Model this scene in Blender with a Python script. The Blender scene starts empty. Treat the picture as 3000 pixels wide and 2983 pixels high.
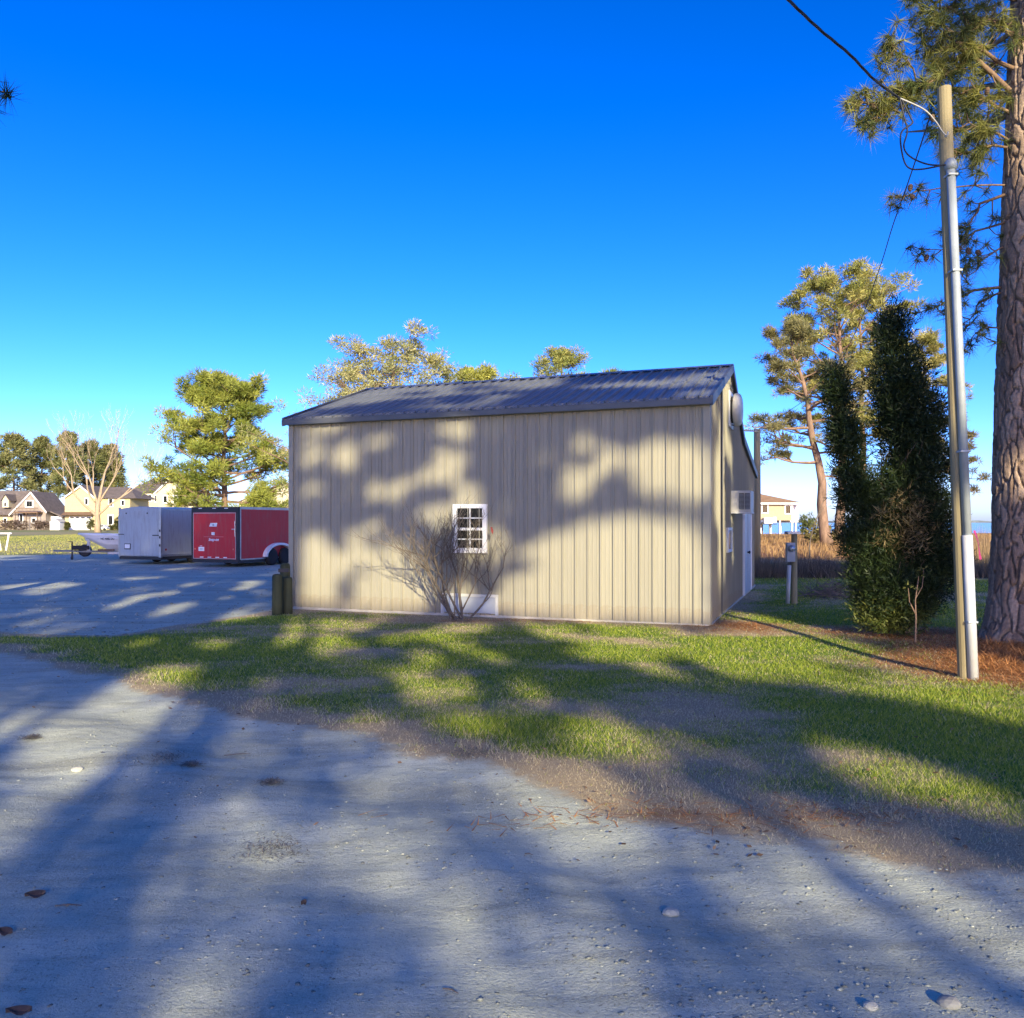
import bpy, bmesh, math, random
import numpy as np
from mathutils import Vector, Matrix
sc = bpy.context.scene
COL = sc.collection
R = math.radians

# ------------------------------------------------------------ camera
H, F, CX, HZ = 1.75, 2415.0, 1500.0, 1530.0          # eye height, focal length and horizon measured on the photograph (3000 px wide)
cam = bpy.data.objects.new('camera', bpy.data.cameras.new('camera')); COL.objects.link(cam); sc.camera = cam
cam.location = (0, 0, H); cam.rotation_euler = (R(90), 0, 0)
cam.data.sensor_width = 36; cam.data.lens = 36*F/3000; cam.data.shift_y = (HZ-1491.5)/3000
cam.data.clip_start = .05; cam.data.clip_end = 8000
# ------------------------------------------------------------ sky and sun
SUN_EL, SUN_AZ = R(19), R(11)
SUN = Vector((math.sin(SUN_AZ)*math.cos(SUN_EL), -math.cos(SUN_AZ)*math.cos(SUN_EL), math.sin(SUN_EL)))
w = bpy.data.worlds.new('World'); sc.world = w; w.use_nodes = True; nt = w.node_tree
sky = nt.nodes.new('ShaderNodeTexSky'); sky.sky_type = 'NISHITA'; sky.sun_disc = False
sky.sun_elevation = SUN_EL; sky.sun_rotation = R(180)-SUN_AZ
sky.air_density = .78; sky.dust_density = .7; sky.ozone_density = 3
hs = nt.nodes.new('ShaderNodeHueSaturation'); hs.inputs['Saturation'].default_value = 1.2
gm = nt.nodes.new('ShaderNodeGamma'); gm.inputs[1].default_value = 1.36; nt.links.new(sky.outputs[0], gm.inputs[0]); nt.links.new(gm.outputs[0], hs.inputs['Color'])   # the phone's contrasty rendering of a clear sky
mx = nt.nodes.new('ShaderNodeMix'); mx.data_type = 'RGBA'; mx.blend_type = 'MULTIPLY'; mx.inputs[0].default_value = 1
nt.links.new(hs.outputs[0], mx.inputs[6]); mx.inputs[7].default_value = (.39, .365, .56, 1)
bg = nt.nodes['Background']; nt.links.new(mx.outputs[2], bg.inputs[0]); bg.inputs[1].default_value = .15
sun = bpy.data.lights.new('sun', 'SUN'); sun.energy = 4.0; sun.angle = R(.42); sun.color = (1, .86, .56)
so = bpy.data.objects.new('sun', sun); COL.objects.link(so); so.rotation_euler = SUN.to_track_quat('Z', 'Y').to_euler()
vs = sc.view_settings; vs.view_transform = 'Standard'; vs.look = 'None'; vs.exposure = 1.3; vs.gamma = 1
sc.cycles.use_denoising = True; sc.cycles.max_bounces = 6; sc.cycles.diffuse_bounces = 3; sc.cycles.transparent_max_bounces = 8

# ------------------------------------------------------------ helpers
def at(px, py, Y):
    "a point of the photograph at depth Y"
    return Vector(((px-CX)/F*Y, Y, H-(py-HZ)/F*Y))
def gp(px, py, z=0):
    Y = F*(H-z)/(py-HZ); return Vector(((px-CX)/F*Y, Y, z))

def hash2(ix, iy, s):
    h = (ix*374761393 + iy*668265263 + s*1442695041) & 0x7fffffff
    h = ((h ^ (h >> 13))*1274126177) & 0x7fffffff
    return ((h ^ (h >> 16)) & 0xffff)/65535.0
def vnoise(x, y, s=0):
    x = np.asarray(x, float); y = np.asarray(y, float)
    ix = np.floor(x).astype(np.int64); iy = np.floor(y).astype(np.int64)
    fx = x-ix; fy = y-iy; fx = fx*fx*(3-2*fx); fy = fy*fy*(3-2*fy)
    a = hash2(ix, iy, s); b = hash2(ix+1, iy, s); c = hash2(ix, iy+1, s); d = hash2(ix+1, iy+1, s)
    return (a*(1-fx)+b*fx)*(1-fy)+(c*(1-fx)+d*fx)*fy
def fbm(x, y, s=0, o=4):
    t = 0; a = .5; n = 0
    for i in range(o):
        t = t+a*vnoise(np.asarray(x)*2**i, np.asarray(y)*2**i, s+i*17); n += a; a *= .5
    return t/n

class MB:
    def __init__(s): s.v = []; s.f = []
    def add(s, vs, fs):
        n = len(s.v); s.v += [tuple(p) for p in vs]; s.f += [tuple(i+n for i in f) for f in fs]; return s
    def box(s, x0, x1, y0, y1, z0, z1):
        return s.add([(x0,y0,z0),(x1,y0,z0),(x1,y1,z0),(x0,y1,z0),(x0,y0,z1),(x1,y0,z1),(x1,y1,z1),(x0,y1,z1)],
                     [(0,3,2,1),(4,5,6,7),(0,1,5,4),(1,2,6,5),(2,3,7,6),(3,0,4,7)])
    def prism(s, poly, axis, a, b):
        "extrude a 2-D polygon along axis (x: poly is y,z; y: poly is x,z; z: poly is x,y)"
        n = len(poly)
        mk = {'x': lambda p, t: (t, p[0], p[1]), 'y': lambda p, t: (p[0], t, p[1]), 'z': lambda p, t: (p[0], p[1], t)}[axis]
        return s.add([mk(p, a) for p in poly]+[mk(p, b) for p in poly],
                     [tuple(range(n))[::-1], tuple(range(n, 2*n))]+[(i, (i+1) % n, n+(i+1) % n, n+i) for i in range(n)])
    def tube(s, pts, rad, n=6, cap=True):
        pts = [Vector(p) for p in pts]; vs = []; k = len(pts)
        if not hasattr(rad, '__len__'): rad = [rad]*k
        up = Vector((.13, .31, .94))
        for i, p in enumerate(pts):
            t = (pts[min(i+1, k-1)]-pts[max(i-1, 0)])
            if t.length < 1e-9: t = Vector((0, 0, 1))
            t.normalize(); a = t.cross(up)
            if a.length < 1e-3: a = t.cross(Vector((1, 0, 0)))
            a.normalize(); b = t.cross(a)
            for j in range(n):
                q = 2*math.pi*j/n; vs.append(p+(a*math.cos(q)+b*math.sin(q))*rad[i])
        fs = [(i*n+j, i*n+(j+1) % n, (i+1)*n+(j+1) % n, (i+1)*n+j) for i in range(k-1) for j in range(n)]
        if cap: fs += [tuple(range(n))[::-1], tuple(range((k-1)*n, k*n))]
        return s.add(vs, fs)
    def lathe(s, prof, c=(0,0,0), n=16, axis='z'):
        vs = []; k = len(prof)
        for r, z in prof:
            for j in range(n):
                q = 2*math.pi*j/n; p = (r*math.cos(q), r*math.sin(q), z)
                if axis == 'x': p = (p[2], p[0], p[1])
                if axis == 'y': p = (p[0], p[2], p[1])
                vs.append((p[0]+c[0], p[1]+c[1], p[2]+c[2]))
        fs = [(i*n+j, i*n+(j+1) % n, (i+1)*n+(j+1) % n, (i+1)*n+j) for i in range(k-1) for j in range(n)]
        return s.add(vs, fs+[tuple(range(n))[::-1], tuple(range((k-1)*n, k*n))])
    def mesh(s, name, mat, smooth=False):
        m = bpy.data.meshes.new(name); m.from_pydata(s.v, [], s.f); m.materials.append(mat)
        if smooth: m.shade_smooth()
        m.update(); return m
    def build(s, name, mat, parent=None, smooth=False, bevel=0):
        o = obj(name, s.mesh(name, mat, smooth), parent)
        if bevel:
            b = o.modifiers.new('bevel', 'BEVEL'); b.width = bevel; b.segments = 2; b.limit_method = 'ANGLE'
        return o
def obj(name, mesh, parent=None):
    o = bpy.data.objects.new(name, mesh); COL.objects.link(o)
    if parent is not None: o.parent = parent
    return o
def tag(o, label, cat=None, group=None, kind=None):
    o['label'] = label
    if cat: o['category'] = cat
    if group: o['group'] = group
    if kind: o['kind'] = kind
    return o
def empty(name, loc, rz=0):
    o = bpy.data.objects.new(name, None); COL.objects.link(o); o.location = loc; o.rotation_euler = (0, 0, rz); o.empty_display_size = .2
    return o
def tri_mesh(name, verts, faces, mat, cols=None, parent=None, smooth=False, link=True):
    "mesh from numpy arrays; faces (n,3) or (n,4)"
    m = bpy.data.meshes.new(name); k = faces.shape[1]
    m.vertices.add(len(verts)); m.vertices.foreach_set('co', np.asarray(verts, np.float32).ravel())
    m.loops.add(faces.size); m.loops.foreach_set('vertex_index', faces.astype(np.int32).ravel())
    m.polygons.add(len(faces)); m.polygons.foreach_set('loop_start', np.arange(0, faces.size, k, dtype=np.int32))
    try: m.polygons.foreach_set('loop_total', np.full(len(faces), k, np.int32))
    except Exception: pass
    m.materials.append(mat)
    if cols is not None:
        a = m.color_attributes.new('tint', 'FLOAT_COLOR', 'POINT')
        c = np.ones((len(verts), 4), np.float32); c[:, :3] = cols; a.data.foreach_set('color', c.ravel())
    m.update(); m.validate()
    if smooth: m.shade_smooth()
    return obj(name, m, parent) if link else m

# ------------------------------------------------------------ materials
class NT:
    def __init__(s, name):
        s.m = bpy.data.materials.new(name); s.m.use_nodes = True; s.t = s.m.node_tree; s.p = s.t.nodes['Principled BSDF']
    def n(s, typ, **kw):
        o = s.t.nodes.new('ShaderNode'+typ)
        for k, v in kw.items(): setattr(o, k, v)
        return o
    def l(s, a, b): s.t.links.new(a, b)
    def noise(s, scale, detail=4, rough=.55, vec=None, dist=0):
        o = s.n('TexNoise'); o.inputs['Scale'].default_value = scale; o.inputs['Detail'].default_value = detail; o.inputs['Roughness'].default_value = rough
        o.inputs['Distortion'].default_value = dist
        s.l(vec if vec is not None else s.obj(), o.inputs['Vector']); return o.outputs['Fac']
    def obj(s):
        if not hasattr(s, 'tc'): s.tc = s.n('TexCoord')
        return s.tc.outputs['Object']
    def mapped(s, scale):
        o = s.n('Mapping'); o.inputs['Scale'].default_value = scale; s.l(s.obj(), o.inputs['Vector']); return o.outputs[0]
    def ramp(s, fac, stops):
        o = s.n('ValToRGB'); e = o.color_ramp.elements
        while len(e) < len(stops): e.new(.5)
        for i, (p, c) in enumerate(stops): e[i].position = p; e[i].color = (*c, 1) if len(c) == 3 else c
        s.l(fac, o.inputs[0]); return o.outputs[0]
    def mix(s, fac, a, b, mode='MIX'):
        o = s.n('Mix', data_type='RGBA', blend_type=mode)
        for i, v in ((0, fac), (6, a), (7, b)):
            if hasattr(v, 'links'): s.l(v, o.inputs[i])
            else: o.inputs[i].default_value = v if i == 0 else (*v, 1)
        return o.outputs[2]
    def bump(s, h, strength=.3, dist=.02, prev=None):
        o = s.n('Bump'); o.inputs['Strength'].default_value = strength; o.inputs['Distance'].default_value = dist
        s.l(h, o.inputs['Height'])
        if prev is not None: s.l(prev, o.inputs['Normal'])
        return o.outputs[0]
    def set(s, col=None, rough=None, metal=None, normal=None, spec=None):
        for k, v in (('Base Color', col), ('Roughness', rough), ('Metallic', metal), ('Normal', normal), ('Specular IOR Level', spec)):
            if v is None: continue
            if hasattr(v, 'links'): s.l(v, s.p.inputs[k])
            else: s.p.inputs[k].default_value = (*v, 1) if k == 'Base Color' else v
        return s.m
def simple(name, c, rough=.6, metal=0, var=.18, scale=3, bump=0, spec=.5, bscale=40):
    "a plain paint or material with mottling and faint relief"
    t = NT(name); f = t.noise(scale, 5)
    lo = tuple(x*(1-var) for x in c); hi = tuple(min(1, x*(1+var)) for x in c)
    col = t.ramp(f, [(.3, lo), (.7, hi)])
    nrm = t.bump(t.noise(bscale, 3), bump, .01) if bump else None
    return t.set(col, rough, metal, nrm, spec)
def leafmat(name, mul=(1, 1, 1), trans=.3, rough=.55):
    t = NT(name); a = t.n('Attribute', attribute_name='tint'); c = t.mix(1.0, a.outputs['Color'], mul, 'MULTIPLY')
    t.set(c, rough, spec=.3)
    tr = t.n('BsdfTranslucent'); t.l(c, tr.inputs[0]); ms = t.n('MixShader'); ms.inputs[0].default_value = trans
    out = t.t.nodes['Material Output']; t.l(t.p.outputs[0], ms.inputs[1]); t.l(tr.outputs[0], ms.inputs[2]); t.l(ms.outputs[0], out.inputs[0])
    return t.m
def barkmat(name, c1, c2, scale=6):
    t = NT(name); v = t.mapped((1, 1, .25)); f = t.noise(scale, 6, .65, v)
    col = t.ramp(f, [(.3, c1), (.7, c2)]); return t.set(col, .9, 0, t.bump(t.noise(scale*3, 5, .6, v), .6, .03), .2)

M = {}
def wallmat(name, c):
    t = NT(name)
    streak = t.noise(5, 4, .6, t.mapped((3, 3, .22))); blot = t.noise(.8, 3); oi = t.n('ObjectInfo')
    col = t.mix(t.ramp(streak, [(.35, (0, 0, 0)), (.75, (.6, .6, .6))]), c, tuple(x*.8 for x in c))
    col = t.mix(t.ramp(blot, [(.4, (0, 0, 0)), (.8, (.35, .35, .35))]), col, tuple(x*y for x, y in zip(c, (1.06, 1.0, .86))))
    col = t.mix(1.0, col, t.ramp(oi.outputs['Random'], [(0, (.90, .90, .91)), (1, (1, 1, 1))]), 'MULTIPLY')
    sx = t.n('SeparateXYZ'); t.l(t.obj(), sx.inputs[0]); ad = t.n('Math', operation='MULTIPLY_ADD'); t.l(t.noise(9, 4), ad.inputs[0]); ad.inputs[1].default_value = -.5; t.l(sx.outputs[2], ad.inputs[2])
    col = t.mix(t.ramp(ad.outputs[0], [(-.25, (.3, .3, .3)), (-.14, (0, 0, 0))]), col, (.24, .185, .12))      # mud splashed up from the ground
    return t.set(col, .5, 0, t.bump(t.noise(1.6, 2), .12, .05), .35)
M['panel'] = wallmat('tan_metal_siding', (.312, .299, .232))
t = NT('slate_metal_roof'); f = t.noise(2.2, 5, .6, t.mapped((2, .5, 1)))
M['roof'] = t.set(t.ramp(f, [(.3, (.105, .12, .14)), (.7, (.19, .205, .22))]), .40, .1, t.bump(t.noise(2.5, 2), .1, .04))
M['trim'] = simple('tan_trim', (.46, .42, .34), .5)
M['darktrim'] = simple('dark_roof_trim', (.09, .095, .10), .45, .2)
M['white'] = simple('white_paint', (.78, .78, .76), .5, var=.06)
M['offwhite'] = simple('white_vinyl', (.70, .71, .70), .45, var=.08)
M['sheet'] = simple('pale_sheet', (.33, .36, .41), .45, var=.1)
t = NT('window_glass'); M['glass'] = t.set(t.ramp(t.noise(6, 3), [(.3, (.006, .008, .009)), (.8, (.02, .022, .02))]), .08, 0, t.bump(t.noise(3, 1), .03, .02), .22)
M['hatchframe'] = simple('weathered_white_trim', (.50, .50, .48), .6)
M['dark'] = simple('dark_metal', (.03, .03, .032), .5, .3)
M['black'] = simple('black_rubber', (.012, .012, .013), .8)
M['galv'] = simple('galvanised_steel', (.42, .44, .46), .4, .7, var=.15, scale=8)
M['greypaint'] = simple('grey_paint', (.34, .36, .38), .5)
M['acbody'] = simple('beige_white_casing', (.62, .60, .54), .5, var=.1)
M['door'] = simple('blue_grey_door', (.36, .42, .46), .45)
M['concrete'] = simple('concrete', (.35, .33, .30), .9, var=.2, scale=8, bump=.3)
t = NT('treated_timber'); f = t.noise(8, 6, .6, t.mapped((1, 1, .1)))
M['timber'] = t.set(t.ramp(f, [(.3, (.028, .038, .022)), (.7, (.085, .09, .045))]), .85, 0, t.bump(f, .4, .01), .2)
t = NT('pole_wood'); f = t.noise(7, 6, .6, t.mapped((1, 1, .06)))
M['pole'] = t.set(t.ramp(f, [(.3, (.19, .155, .085)), (.7, (.33, .28, .165))]), .85, 0, t.bump(f, .5, .01), .2)
M['conduit'] = simple('grey_conduit', (.30, .34, .37), .5, .1, var=.2)
M['pvc'] = simple('white_pvc_conduit', (.47, .48, .48), .4, var=.08)
M['cable'] = simple('black_cable', (.012, .014, .02), .6)
M['alucable'] = simple('bare_aluminium_wire', (.32, .32, .32), .6, .3)
t = NT('red_trailer_skin'); st_ = t.noise(4, 6, .65, t.mapped((2.5, 2.5, .35))); bl_ = t.noise(1.3, 4)
gc_ = t.mix(t.ramp(bl_, [(.3, (0, 0, 0)), (.75, (.5, .5, .5))]), (.46, .014, .022), tuple(v*.78 for v in (.46, .014, .022)))
gc_ = t.mix(t.ramp(st_, [(.48, (0, 0, 0)), (.72, (0.3, 0.3, 0.3))]), gc_, (.17, .145, .115)); M_ = t.set(gc_, 0.38, 0.05, t.bump(t.noise(1.8, 2), .10, .04))
M['red'] = M_
t = NT('white_aluminium_skin'); st_ = t.noise(4, 6, .65, t.mapped((2.5, 2.5, .35))); bl_ = t.noise(1.3, 4)
gc_ = t.mix(t.ramp(bl_, [(.3, (0, 0, 0)), (.75, (.5, .5, .5))]), (.36, .40, .43), tuple(v*.78 for v in (.36, .40, .43)))
gc_ = t.mix(t.ramp(st_, [(.48, (0, 0, 0)), (.72, (0.45, 0.45, 0.45))]), gc_, (.17, .145, .115)); M_ = t.set(gc_, 0.4, 0.2, t.bump(t.noise(1.8, 2), .10, .04))
M['silver'] = M_
M['alutrim'] = simple('aluminium_trim', (.5, .5, .5), .35, .8)
M['hull'] = simple('white_gelcoat', (.70, .68, .66), .3, var=.08)
M['tongue'] = simple('galvanised_tongue', (.30, .31, .32), .5, .6)
M['siding_y'] = simple('cream_siding', (.50, .41, .20), .7, var=.1)
M['siding_c'] = simple('pale_cream_siding', (.50, .44, .29), .7, var=.1)
M['siding_g'] = simple('weathered_grey_shingle', (.26, .22, .185), .8, var=.25, scale=1)
M['siding_b'] = simple('beige_siding', (.36, .29, .175), .7, var=.1)
M['shingle'] = simple('brown_roof_shingle', (.115, .095, .085), .9, var=.25, scale=1.5)
M['shingle_t'] = simple('tan_roof_shingle', (.26, .16, .085), .9, var=.2, scale=1.5)
M['brown'] = simple('brown_wood', (.14, .085, .05), .8)
M['pink'] = simple('pink_ribbon', (.75, .06, .22), .5)
M['deadleaf'] = simple('dead_leaf', (.06, .04, .03), .7)
M['stone'] = leafmat('gravel_stone', trans=0, rough=.9)
M['needle'] = leafmat('pine_needles', trans=.30)
M['cedar'] = leafmat('cedar_foliage', trans=.15)
M['grass'] = leafmat('grass_blades', trans=.35)
M['litter'] = leafmat('fallen_needles', trans=.15, rough=.8)
M['weed'] = leafmat('dry_weeds', trans=.25, rough=.8)
M['pinebark'] = barkmat('pine_bark', (.13, .085, .06), (.30, .20, .135), 5)
M['palebark'] = barkmat('bare_tree_bark', (.26, .20, .13), (.42, .33, .22), 4)
M['twig'] = barkmat('shrub_bark', (.10, .083, .065), (.21, .175, .135), 14)
M['cedarbark'] = barkmat('cedar_bark', (.10, .07, .05), (.22, .16, .11), 9)
t = NT('plated_pine_bark'); a = t.n('Attribute', attribute_name='tint')
M['plate'] = t.set(t.mix(t.ramp(t.noise(22, 5), [(.3, (0, 0, 0)), (.7, (.55, .55, .55))]), a.outputs['Color'], (.10, .07, .055)), .9, 0, t.bump(t.noise(26, 6, .7), .9, .03), .2)
t = NT('river_water'); f = t.noise(.35, 4, .6, t.mapped((.25, 1, 1)))
M['water'] = t.set((.012, .05, .13), .18, 0, t.bump(f, .35, .4), .5)
M['far'] = simple('far_shore_trees', (.10, .12, .13), .9, var=.3, scale=.02)

# ------------------------------------------------------------ terrain
bu = Vector((.935, -.3546, 0)).normalized(); bv = Vector((.3546, .935, 0)).normalized()   # the building's own axes
BR = gp(2073, 1837); BLEN = 8.27
BA = math.atan2(bu.y, bu.x)
def bw(x, y, z=0): return BR+bu*x+bv*y+Vector((0, 0, z))
rp = [gp(*p) for p in ((0,1915),(130,1931),(233,1972),(336,1993),(517,2045),(673,2081),(802,2117),(1000,2150),(1173,2190),(1298,2212),(1412,2235),(1583,2315),(1811,2395),(2071,2440),(2298,2469),(2526,2497),(2754,2543),(2982,2571))]
RX = np.array([-60, -30, -14]+[p.x for p in rp]+[5, 12, 60]); RY = np.array([16, 14.5, 13]+[p.y for p in rp]+[3.2, 1.2, -4])
lp = [gp(*p) for p in ((0,1850),(200,1860),(383,1864),(517,1843),(673,1822),(790,1802))]
LX = np.array([-60, -20]+[p.x for p in lp]+[-4.45]); LY = np.array([18, 14]+[p.y for p in lp]+[16.6])
def sd_road(x, y):
    "metres inside (+) the sandy road"
    return (np.interp(x, RX, RY)-y)*.78
def sd_lot(x, y):
    a = (y-np.interp(x, LX, LY))*.9
    b = -(((x-BR.x)*bu.x+(y-BR.y)*bu.y)+BLEN+.15)     # left of the building's end wall
    c = 44.5-y+.04*(x+20)
    return np.minimum(np.minimum(a, b), c)
def gauss(x, y, cx, cy, sx, sy): return np.exp(-((x-cx)/sx)**2-((y-cy)/sy)**2)
def terrain(x, y):
    x = np.asarray(x, float); y = np.asarray(y, float)
    z = -.10*gauss(x, y, 4.4, 10.8, 1.8, 1.6)+.10*gauss(x, y, 7.2, 11.4, 1.6, 1.9)+.03*gauss(x, y, 4.0, 15, 3, 4)
    near = np.exp(-(np.hypot(x, y)/26)**2)
    z = z+(fbm(x*.55, y*.55, 3)-.5)*.05*near*np.clip((y-2)/3, 0, 1)*np.clip(-sd_bld(x, y)/1.2, 0, 1)
    g = np.clip(np.maximum(sd_road(x, y), sd_lot(x, y))*3, 0, 1)
    z = z+near*g*((fbm(x*3.2, y*6, 9, 4)-.5)*.032-.024)
    rut = np.interp(x, RX, RY)-y
    for c, wd, dp in ((.95, .25, .03), (2.35, .35, .025), (1.7, .3, -.02)): z = z-near*dp*np.exp(-((rut-c-.25*(fbm(x*.8, y*.1, 5)-.5))/wd)**2)*(g > .01)
    ed = np.exp(-(sd_road(x, y)/.16)**2); z = z+near*ed*.02*(fbm(x*4, y*4, 21)-.3)
    # shore: land falls below the water beyond this line on the right and behind
    sh = (y-(118+.25*np.abs(x-40)))*.5
    z = z-np.clip(sh/60, 0, 1)*1.6*(x > -60*0-25)*np.clip((x+25)/20, 0, 1)
    return z
def sd_bld(x, y):
    lx = (x-BR.x)*bu.x+(y-BR.y)*bu.y; ly = (x-BR.x)*bv.x+(y-BR.y)*bv.y
    return -np.maximum(np.maximum(lx-0, -BLEN-lx), np.maximum(-ly, ly-9.4))   # + inside
def greenness(x, y):
    n = fbm(x*.55+3, y*.9, 31, 4); n2 = fbm(x*2.4, y*3.5, 41, 3)
    g = .62+.8*(n-.5)*1.9+.5*(n2-.5)
    sr = -sd_road(x, y)
    g = g-.75*np.exp(-(np.clip(sr, 0, 9)/.55)**1.5)
    g = g-.5*np.exp(-(np.clip(-sd_bld(x, y), 0, 9)/.75)**2)
    g = g-.6*np.exp(-(np.clip(-sd_lot(x, y), 0, 9)/.25)**2)
    g = g-1.0*litter_mask(x, y)+.25*gauss(x, y, 3.2, 10, 3.2, 1.5)
    return np.clip(g, 0, 1)
def litter_mask(x, y):
    m = 1.15*gauss(x, y, 6.6, 10.2, 1.5, 1.6)+.9*gauss(x, y, 8.6, 9.5, 2.2, 2.5)+.7*gauss(x, y, 6.2, 12.9, 1.3, .8)
    m = m+.55*gauss(x, y, 3.7, 13.6, .9, .8)
    m = m+.34*gauss(x, y, 1.3, 4.95, 1.3, .22)*1.0+.35*gauss(x, y, .2, 14.6, 2.6, .35)
    return np.clip(m*(.55+.9*fbm(x*2, y*2, 77)), 0, 1)

def spaced(lo, hi, step, far_lo, far_hi, g=1.16):
    a = list(np.arange(lo, hi+1e-6, step)); d = step; x = lo
    L = []
    while x > far_lo: d *= g; x -= d; L.append(x)
    d = step; x = hi; U = []
    while x < far_hi: d *= g; x += d; U.append(x)
    return np.array(L[::-1]+a+U)
gx = spaced(-8.5, 8.5, .07, -4000, 4000); gy = spaced(2.2, 17, .06, -300, 5000)
XX, YY = np.meshgrid(gx, gy); x = XX.ravel(); y = YY.ravel(); z = terrain(x, y)
gravel = np.clip(.5+(np.maximum(sd_road(x, y), sd_lot(x, y))+(fbm(x*1.3, y*1.6, 71)-.5)*.55*np.exp(-(y/30)**2)+(fbm(x*6, y*7, 72)-.5)*.25*np.exp(-(y/20)**2))/.55, 0, 1)
litt = litter_mask(x, y); grn = greenness(x, y)
nx, ny = len(gx), len(gy); idx = np.arange(nx*ny).reshape(ny, nx)
quads = np.stack([idx[:-1, :-1], idx[:-1, 1:], idx[1:, 1:], idx[1:, :-1]], -1).reshape(-1, 4)
qc = np.stack([x[quads].mean(1), y[quads].mean(1)], 1)
zr = sd_road(qc[:, 0], qc[:, 1])+.25*(fbm(qc[:, 0]*3, qc[:, 1]*3, 61)-.5) > 0
zl = (sd_lot(qc[:, 0], qc[:, 1])+.25*(fbm(qc[:, 0]*3, qc[:, 1]*3, 62)-.5) > 0) & ~zr
zf = (qc[:, 1] > 30) & ~zr & ~zl
t = NT('ground_cover')
a = t.n('Attribute', attribute_name='tint'); sep = t.n('SeparateColor'); t.l(a.outputs['Color'], sep.inputs[0])
P = t.n('NewGeometry').outputs['Position']
def pmap(s, rz=0):
    o = t.n('Mapping', vector_type='TEXTURE' if False else 'POINT'); o.inputs['Scale'].default_value = s; o.inputs['Rotation'].default_value = (0, 0, rz); t.l(P, o.inputs['Vector']); return o.outputs[0]
n1 = t.noise(1.1, 6, .6, pmap((.6, 1, 1))); n2 = t.noise(14, 6, .7, P); n3 = t.noise(90, 4, .7, P); n4 = t.noise(.8, 6, .65, pmap((.35, 1.9, 1), R(38)), .6); n5 = t.noise(3, 5, .7, pmap((.4, 2.2, 1), R(38)))
sandcol = t.ramp(n1, [(.3, (.36, .385, .305)), (.52, (.47, .50, .395)), (.75, (.60, .62, .50))])
sandcol = t.mix(t.ramp(n4, [(.50, (0, 0, 0)), (.64, (.8, .8, .8))]), sandcol, (.31, .315, .235))
sandcol = t.mix(t.ramp(n5, [(.5, (0, 0, 0)), (.68, (.7, .7, .7))]), sandcol, (.29, .30, .225))
sandcol = t.mix(t.ramp(n2, [(.55, (0, 0, 0)), (.78, (.7, .7, .7))]), sandcol, (.34, .35, .305))
sandcol = t.mix(t.ramp(n3, [(.35, (.55, .55, .55)), (.5, (0, 0, 0))]), sandcol, (.60, .61, .51))
sandcol = t.mix(t.ramp(t.noise(55, 5, .75, P), [(.54, (0, 0, 0)), (.68, (.75, .75, .75))]), sandcol, (.20, .20, .155))
sandcol = t.mix(t.ramp(t.noise(32, 4, .7, P), [(.60, (0, 0, 0)), (.72, (.6, .6, .6))]), sandcol, (.66, .67, .57))
green = t.ramp(n2, [(.3, (.06, .13, .015)), (.7, (.16, .24, .04))])
straw = t.ramp(n3, [(.3, (.26, .195, .11)), (.7, (.50, .40, .25))])
lit_c = t.ramp(n2, [(.3, (.17, .07, .026)), (.7, (.42, .20, .07))])
def soft(ch, amp, lo, hi):
    m = t.n('Math', operation='MULTIPLY_ADD'); t.l(n2, m.inputs[0]); m.inputs[1].default_value = amp; t.l(sep.outputs[ch], m.inputs[2])
    return t.ramp(m.outputs[0], [(lo+amp*.5, (0, 0, 0)), (hi+amp*.5, (1, 1, 1))])
c = t.mix(soft(2, .5, .25, .6), straw, green)
c = t.mix(soft(1, .4, .2, .55), c, lit_c)
c = t.mix(soft(0, .5, .35, .65), c, sandcol)
nb = t.bump(n3, .6, .014, t.bump(n2, .45, .03, t.bump(n5, .25, .04))); M['ground'] = t.set(c, .95, 0, nb, .15)
def ground_piece(name, sel, mat):
    q = quads[sel]; u, inv = np.unique(q, return_inverse=True)
    v = np.stack([x[u], y[u], z[u]], 1); cols = np.stack([gravel[u], litt[u], grn[u]], 1)
    far = np.clip((y[u]-32)/10, 0, 1)*(cols[:, 0] < .5)
    right = np.clip((x[u]-2)/4, 0, 1)
    cols[:, 1] = np.where(right > .5, np.maximum(cols[:, 1], far*(.30+.5*fbm(x[u]*.05, y[u]*.09, 5))), cols[:, 1])
    cols[:, 2] = cols[:, 2]*(1-.6*far*right)*(1-far)+far*(1-right)*(.20+.45*fbm(x[u]*.08, y[u]*.3, 6))+far*right*.4*cols[:, 2]
    o = tri_mesh(name, v, inv.reshape(-1, 4), mat, cols, smooth=True); return o
for nm, sel, lab in (('gravel_road', zr, 'sandy gravel road across the foreground'), ('gravel_lot', zl, 'grey gravel parking lot beside the metal building'),
                     ('lawn', ~(zr | zl | zf), 'patchy winter lawn in front of the metal building'), ('field', zf, 'open dry field and far lawns reaching the horizon')):
    tag(ground_piece(nm, sel, M['ground']), lab, kind='structure')
def tz(px, py): return float(terrain(px, py))
wm = MB(); wm.add([(-4000, 95, -.42), (4500, 95, -.42), (4500, 6500, -.42), (-4000, 6500, -.42)], [(0, 1, 2, 3)])
tag(wm.build('river', M['water']), 'broad blue river beyond the field', kind='structure')
fs = MB(); rng = random.Random(4); pts = []
for i in range(121):
    xx = -1500+i*42; pts.append((xx, 2600+rng.uniform(-30, 30), 2+rng.random()*7))
fs.add([(a, b, -1) for a, b, c in pts]+[(a, b, c) for a, b, c in pts]+[(a, b+120, -1) for a, b, c in pts], [f for i in range(120) for f in ((i, i+1, 122+i, 121+i), (121+i, 122+i, 243+i, 242+i))])
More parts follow.
